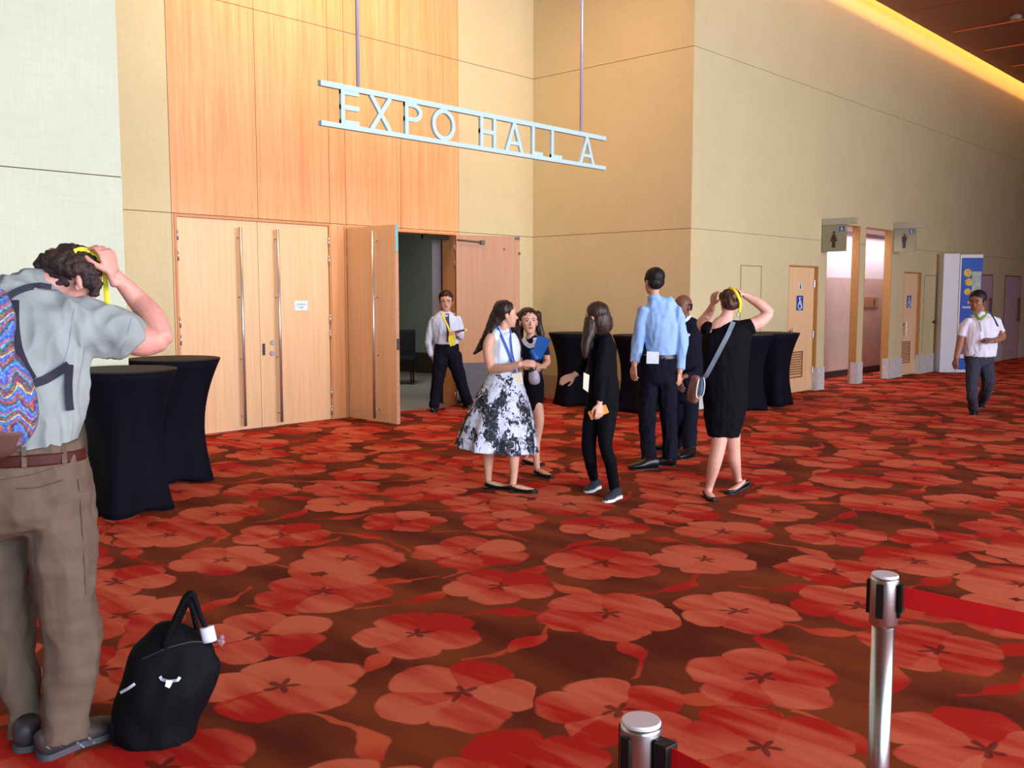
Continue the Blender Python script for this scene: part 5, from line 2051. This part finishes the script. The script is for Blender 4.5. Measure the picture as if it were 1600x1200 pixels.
# --- man in the dark suit
def suit_man():
    f = Fig('person', ground(1070, 707), 'bald man in dark suit with white pocket square facing the blue shirt', 'person')
    f.cloth('jacket', M['navy'], [
        [(1078, 614, 21, 0, .75), (1079, 590, 20, 0, .75), (1079, 560, 19.5, 0, .72), (1079, 530, 20, 0, .68), (1079, 514, 20, 0, .6), (1075, 504, 13, 0, .7), (1072, 498, 8, 0)],
        [(1093, 514, 9, .02), (1097, 540, 8.5, .03), (1095, 566, 8, 0)], [(1095, 566, 8, 0), (1085, 582, 7, -.1), (1072, 588, 6, -.16)],
        [(1063, 514, 9, -.02), (1058, 540, 8.5, -.02), (1056, 566, 8, -.03)], [(1056, 566, 8, -.03), (1060, 588, 6, -.14)]],
        voxel=.008, fold=.006, seed=12)
    f.cloth('trousers', M['navy'], [
        [(1074, 608, 18, 0, .7), (1073, 625, 18, 0, .7)],
        [(1066, 622, 12, .04), (1061, 660, 10.5, .06), (1058, 696, 9.5, f.dg(1058, 702))],
        [(1080, 622, 13, 0), (1078, 660, 12, -.02), (1077, 704, 10.5, f.dg(1077, 712))]],
        voxel=.008, fold=.005, seed=13, horiz=.003)
    f.body([(1072, 503, 8, 0), (1071, 495, 7, 0), (1069, 487, 7, 0)], [(1074, 587, 4.2, -.16), (1067, 589, 4, -.18)], [(1060, 586, 4.2, -.14), (1061, 592, 4, -.15)],
           [(1058, 690, 5, f.dg(1058, 702)), (1058, 699, 5, f.dg(1058, 702))], [(1077, 698, 5, f.dg(1077, 712)), (1077, 708, 5, f.dg(1077, 712))])
    f.hand(f.J(1068, 589, -.18), (-.9, -.2, -.2), (0, -.8, .5), curl=.5, thumb=-1)
    f.hand(f.J(1061, 591, -.15), (.1, -.3, -.9), (-.6, -.6, 0), curl=.5, thumb=1)
    f.head(1066, 480, 38, 0, (-.72, -.66, -.08), hstyle='bald', hairm=M['hair_black'])
    # short hair round the back of a bald crown
    f.hairbm = bmesh.new()
    W = lambda a, b, q: f.hc + (f.hr * a + f.hf * b + f.hu * q) * f.H
    for q in (-1, 1):
        sweep(f.hairbm, [W(q * .315, .02, .12), W(q * .33, -.12, .06), W(q * .27, -.30, .04), W(0, -.43, .02)], [.05 * f.H, .085 * f.H, .10 * f.H, .11 * f.H], [.3] * 4, n=12, ref=f.hr * q)
        sweep(f.hairbm, [W(q * .30, -.15, -.04), W(q * .22, -.32, -.10), W(0, -.40, -.12)], [.05 * f.H, .07 * f.H, .08 * f.H], [.4] * 3, n=12, ref=f.hr * q)
    f.fix_hair(mat('short greying hair', lin(50, 42, 42), .8, **hairkw) if False else M['hair_black'], voxel=.007, amp=.003)
    f.shoe((1062, 703), (1030, 703), M['blackshoe'], L=.28, w=.048)
    f.shoe((1084, 713), (1066, 717), M['blackshoe'], L=.28, w=.048)
    f.finish(M['skin_dark'])
    f.bvh()
    mw = mat('white shirt front', lin(220, 222, 232), .6)
    f.ribbon('shirt_collar', mw, [(1079, 493), (1074, 499), (1068, 503)], 4.5, off=.008, thick=.003)
    f.ribbon('shirt_front', mw, [(1067, 502), (1066, 512), (1067, 522)], 5, off=.006, thick=.003)
    f.ribbon('tie', M['black'], [(1067, 503), (1066, 512), (1067, 524)], 2.4, off=.014, thick=.003)
    f.ribbon('pocket_square', mw, [(1068, 524), (1073, 522), (1078, 524)], 4, off=.008, thick=.004)
    gl = bmesh.new()
    for q in (-1, 1):
        c = f.hc + (f.hr * q * .125 + f.hf * .36) * f.H
        for i in range(16):
            a, b = 2 * pi * i / 16, 2 * pi * (i + 1) / 16
            p = [c + (f.hr * cos(t) * .09 + f.hu * sin(t) * .06) * f.H for t in (a, b)]
            sweep(gl, p, [.0016, .0016], n=6, sub=1, ref=f.hf, round_ends=False)
        sweep(gl, [c + f.hr * q * .09 * f.H, c + (f.hr * q * .2 - f.hf * .38) * f.H], [.0016, .0016], n=6, sub=1, ref=f.hu, round_ends=False)
    obj('glasses', gl, M['silver'], f.e)


suit_man()


# --- woman in the black dress
def woman_dress():
    f = Fig('person', ground(1128, 781), 'woman in black dress seen from behind with both hands at her hair', 'person')
    f.cloth('dress', M['blackcloth'], [
        [(1130, 682, 25, 0, .75), (1131, 655, 31, 0, .75), (1133, 630, 34.5, 0, .75), (1133, 591, 35, 0, .72), (1134, 560, 36, 0, .7), (1135, 537, 38, 0, .68), (1136, 520, 37, 0, .6), (1134, 511, 27, 0, .55)],
        [(1158, 513, 13, 0), (1170, 511, 13, 0), (1176, 509, 12, 0)], [(1110, 515, 12, .02), (1102, 512, 12, .06)]],
        voxel=.007, fold=.006, seed=14)
    f.body([(1165, 511, 11, 0), (1186, 503, 10.5, .02), (1202, 490, 7.5, .04)],
           [(1203, 489, 7.5, .04), (1187, 475, 8, .05), (1172, 466, 6, .06), (1163, 461, 4.8, .06)],
           [(1103, 512, 11, .05), (1098, 505, 9.5, .18), (1100, 500, 8, .3)], [(1100, 500, 8, .3), (1108, 489, 7, .28), (1113, 478, 5, .22)],
           [(1131, 518, 25, 0, .5), (1131, 507, 19, 0, .55), (1134, 498, 11, .01), (1138, 488, 9, .02), (1140, 480, 9, .02)],
           [(1126, 670, 14, -.02), (1122, 700, 11.5, -.03), (1116, 726, 10.5, -.02), (1109, 757, 6.5, f.dg(1106, 778)), (1107, 768, 5.6, f.dg(1106, 778))],
           [(1143, 670, 14, .05), (1146, 700, 10.5, .1), (1148, 722, 9.5, .14), (1152, 745, 6.3, f.dg(1162, 769)), (1155, 752, 5.5, f.dg(1162, 769))])
    f.hand(f.J(1164, 461, .06), (-.85, .0, .5), (.5, -.2, .85), L=.17, curl=.45, thumb=-1, r0=.021)
    f.hand(f.J(1113, 478, .22), (.15, 0, 1), (-.8, -.5, 0), L=.17, curl=.5, thumb=1, r0=.021)
    f.head(1139, 473, 40, .03, (-.25, .95, .1), hair=M['hair_brown'], hstyle='short', female=True)
    b = f.hairbm
    for x, y, r, dd in ((1137, 460, 9, -.02), (1131, 463, 7, 0), (1144, 462, 8, 0), (1140, 472, 13, -.01)):
        q = r * f.m(dd)
        ellipsoid(b, f.J(x, y, dd), (q, 0, 0), (0, q, 0), (0, 0, q), 14, 10)
    f.fix_hair(M['hair_brown'], voxel=.006, amp=.008, fs=(80, 80, 30))
    f.shoe((1101, 775), (1127, 792), M['blackshoe'], L=.24, w=.042, style='flat')
    f.shoe((1170, 769), (1146, 771), M['blackshoe'], L=.23, w=.042, style='flat', lift=.06)
    f.finish(M['skin_light'])
    f.bvh()
    g = Fig('lanyard', f.G, 'yellow lanyard looped over the hair of the woman in the black dress', 'lanyard')
    g.skin.free()
    g.tree, g.o0 = f.tree, f.o0
    bm = bmesh.new()
    g.tube(bm, [(1139, 450, 2.5, -.02, .4), (1147, 453, 2.5, -.06, .4), (1153, 462, 2.5, -.08, .4), (1157, 474, 2.3, -.06, .4), (1155, 488, 2, -.04, .4)], n=8)
    obj('band', bm, M['lan_yellow'], g.e, smooth=True)
    bm = bmesh.new()
    g.tube(bm, [(1153, 489, 1.3, -.01), (1152, 493, 1.6, -.01)], n=8)
    obj('clip', bm, M['silver'], g.e)
    h = Fig('shoulder_bag', f.G, 'brown shoulder bag on a grey strap across the black dress', 'bag')
    h.skin.free()
    h.tree, h.o0 = f.tree, f.o0
    mg = mat('grey blue strap', lin(112, 124, 142), .6)
    h.ribbon('strap', mg, [(1146, 503), (1138, 522), (1126, 545), (1114, 568), (1103, 588), (1097, 598)], 7, off=.010, thick=.003)
    bm = bmesh.new()
    h.tube(bm, [(1099, 590, .9, -.18), (1101, 600, 1.0, -.19), (1099, 615, 1.1, -.19), (1094, 622, 1.1, -.19), (1088, 620, 1.1, -.19), (1089, 605, 1.0, -.19), (1092, 592, .9, -.18)], n=8)
    obj('ring', bm, mat('pale metal ring', lin(190, 192, 196), .4, .6), h.e, smooth=True)
    bm = bmesh.new()
    h.tube(bm, [(1098, 590, 4, -.17, .4), (1097, 602, 4.5, -.18, .4), (1095, 617, 4.5, -.18, .4)], n=10)
    obj('strap_end', mg and bm, mat('slate strap end', lin(64, 84, 112), .6), h.e, smooth=True)
    bm = bmesh.new()
    h.tube(bm, [(1087, 590, 7, -.05, 1.6), (1086, 603, 9, -.05, 1.9), (1084, 616, 10, -.05, 1.9), (1083, 626, 8, -.05, 1.6)], n=20)
    me = remesh(bm, .007, 3)
    mesh_obj('bag_body', me, mat('brown leather', lin(128, 92, 78), .6, noise_amt=.15), h.e)


woman_dress()


# --- man walking at the right
def walker():
    f = Fig('person', ground(1524, 649), 'man in white polo shirt with green collar walking at the right', 'person')
    ms = clothm('white polo cotton', lin(206, 206, 224), .05)
    f.cloth('polo_shirt', ms, [
        [(1531, 557, 24, 0, .68), (1532, 535, 25, 0, .68), (1534, 512, 26, 0, .62), (1534, 501, 25, 0, .55), (1533, 493, 14, 0, .6), (1532, 488, 8, 0)],
        [(1515, 502, 8, 0), (1507, 512, 8, .02), (1503, 525, 7.5, .03)], [(1554, 502, 8, 0), (1560, 511, 8, .02), (1564, 520, 7.5, .02)]],
        voxel=.009, fold=.012, fs=7, seed=15)
    f.cloth('trousers', clothm('charcoal denim', lin(54, 54, 68), .12), [
        [(1530, 552, 22, 0, .68), (1530, 566, 22, 0, .7)],
        [(1521, 568, 12, -.03), (1518.5, 597, 9.3, -.1), (1519, 620, 7.8, -.1), (1521, 641, 7.4, f.dg(1521, 647))],
        [(1540, 568, 12.5, .03), (1544, 595, 9.6, .03), (1540, 612, 8.5, .2), (1533, 628, 7.4, f.dg(1533, 636))]],
        voxel=.009, fold=.008, seed=16, horiz=.004)
    f.body([(1503, 522, 6, .03), (1499, 541, 5.6, .0), (1494, 560, 4, -.05)], [(1563, 517, 6, .02), (1566, 527, 5.8, .0)], [(1566, 527, 5.6, 0), (1559, 531, 4.6, -.14), (1553, 532, 4, -.2)],
           [(1533, 494, 8, 0), (1532, 487, 7, 0), (1530, 479, 7, 0)],
           [(1521, 635, 5, f.dg(1521, 647)), (1521, 643, 5, f.dg(1521, 647))])
    f.hand(f.J(1494, 560, -.05), (-.12, -.1, -1), (-.8, -.5, 0), curl=.4, thumb=1)
    f.hand(f.J(1553, 532, -.2), (-.95, -.2, 0), (0, -.7, .6), curl=.5, thumb=1)
    f.head(1527, 472, 33, 0, (-.7, -.7, -.06), hair=M['hair_black'])
    f.fix_hair(M['hair_black'], voxel=.008, amp=.003)
    f.shoe((1521, 645), (1522, 657), M['blackshoe'], L=.28, w=.05)
    f.shoe((1533, 634), (1532, 641), M['blackshoe'], L=.27, w=.048, lift=.05)
    f.finish(M['skin_brown'])
    f.bvh()
    mg = mat('lime green collar', lin(110, 150, 60), .6)
    f.ribbon('collar', mg, [(1523, 487), (1525, 493), (1531, 500)], 4, off=.008, thick=.003)
    f.ribbon('collar', mg, [(1541, 486), (1540, 492), (1532, 500)], 4, off=.008, thick=.003)
    f.ribbon('placket', mat('grey green button tape', lin(150, 164, 150), .6), [(1531, 502), (1532, 510), (1533, 518)], 1.6, off=.006, thick=.002)
    g = Fig('bag_strap', f.G, 'dark bag strap over the shoulder of the man in the white polo', 'strap')
    tag(g.e, g.e['label'], 'strap')
    g.skin.free()
    g.tree, g.o0 = f.tree, f.o0
    g.ribbon('webbing', mat('grey black webbing', lin(70, 66, 78), .7), [(1543, 487), (1549, 492), (1555, 502), (1559, 510)], 3.4, off=.010, thick=.003)
    h = Fig('phone', f.G, 'small dark phone in the hand of the man in the white polo', 'phone')
    h.skin.free()
    bm = bmesh.new()
    obox(bm, h.J(1545, 531, -.27), (.055, 0, .008), (0, .03, 0), (0, 0, .006))
    obj('case', bm, M['black'], h.e)


walker()
for o in list(COL.objects):
    if o.type == 'EMPTY' and o.get('group') == 'x':
        del o['group']
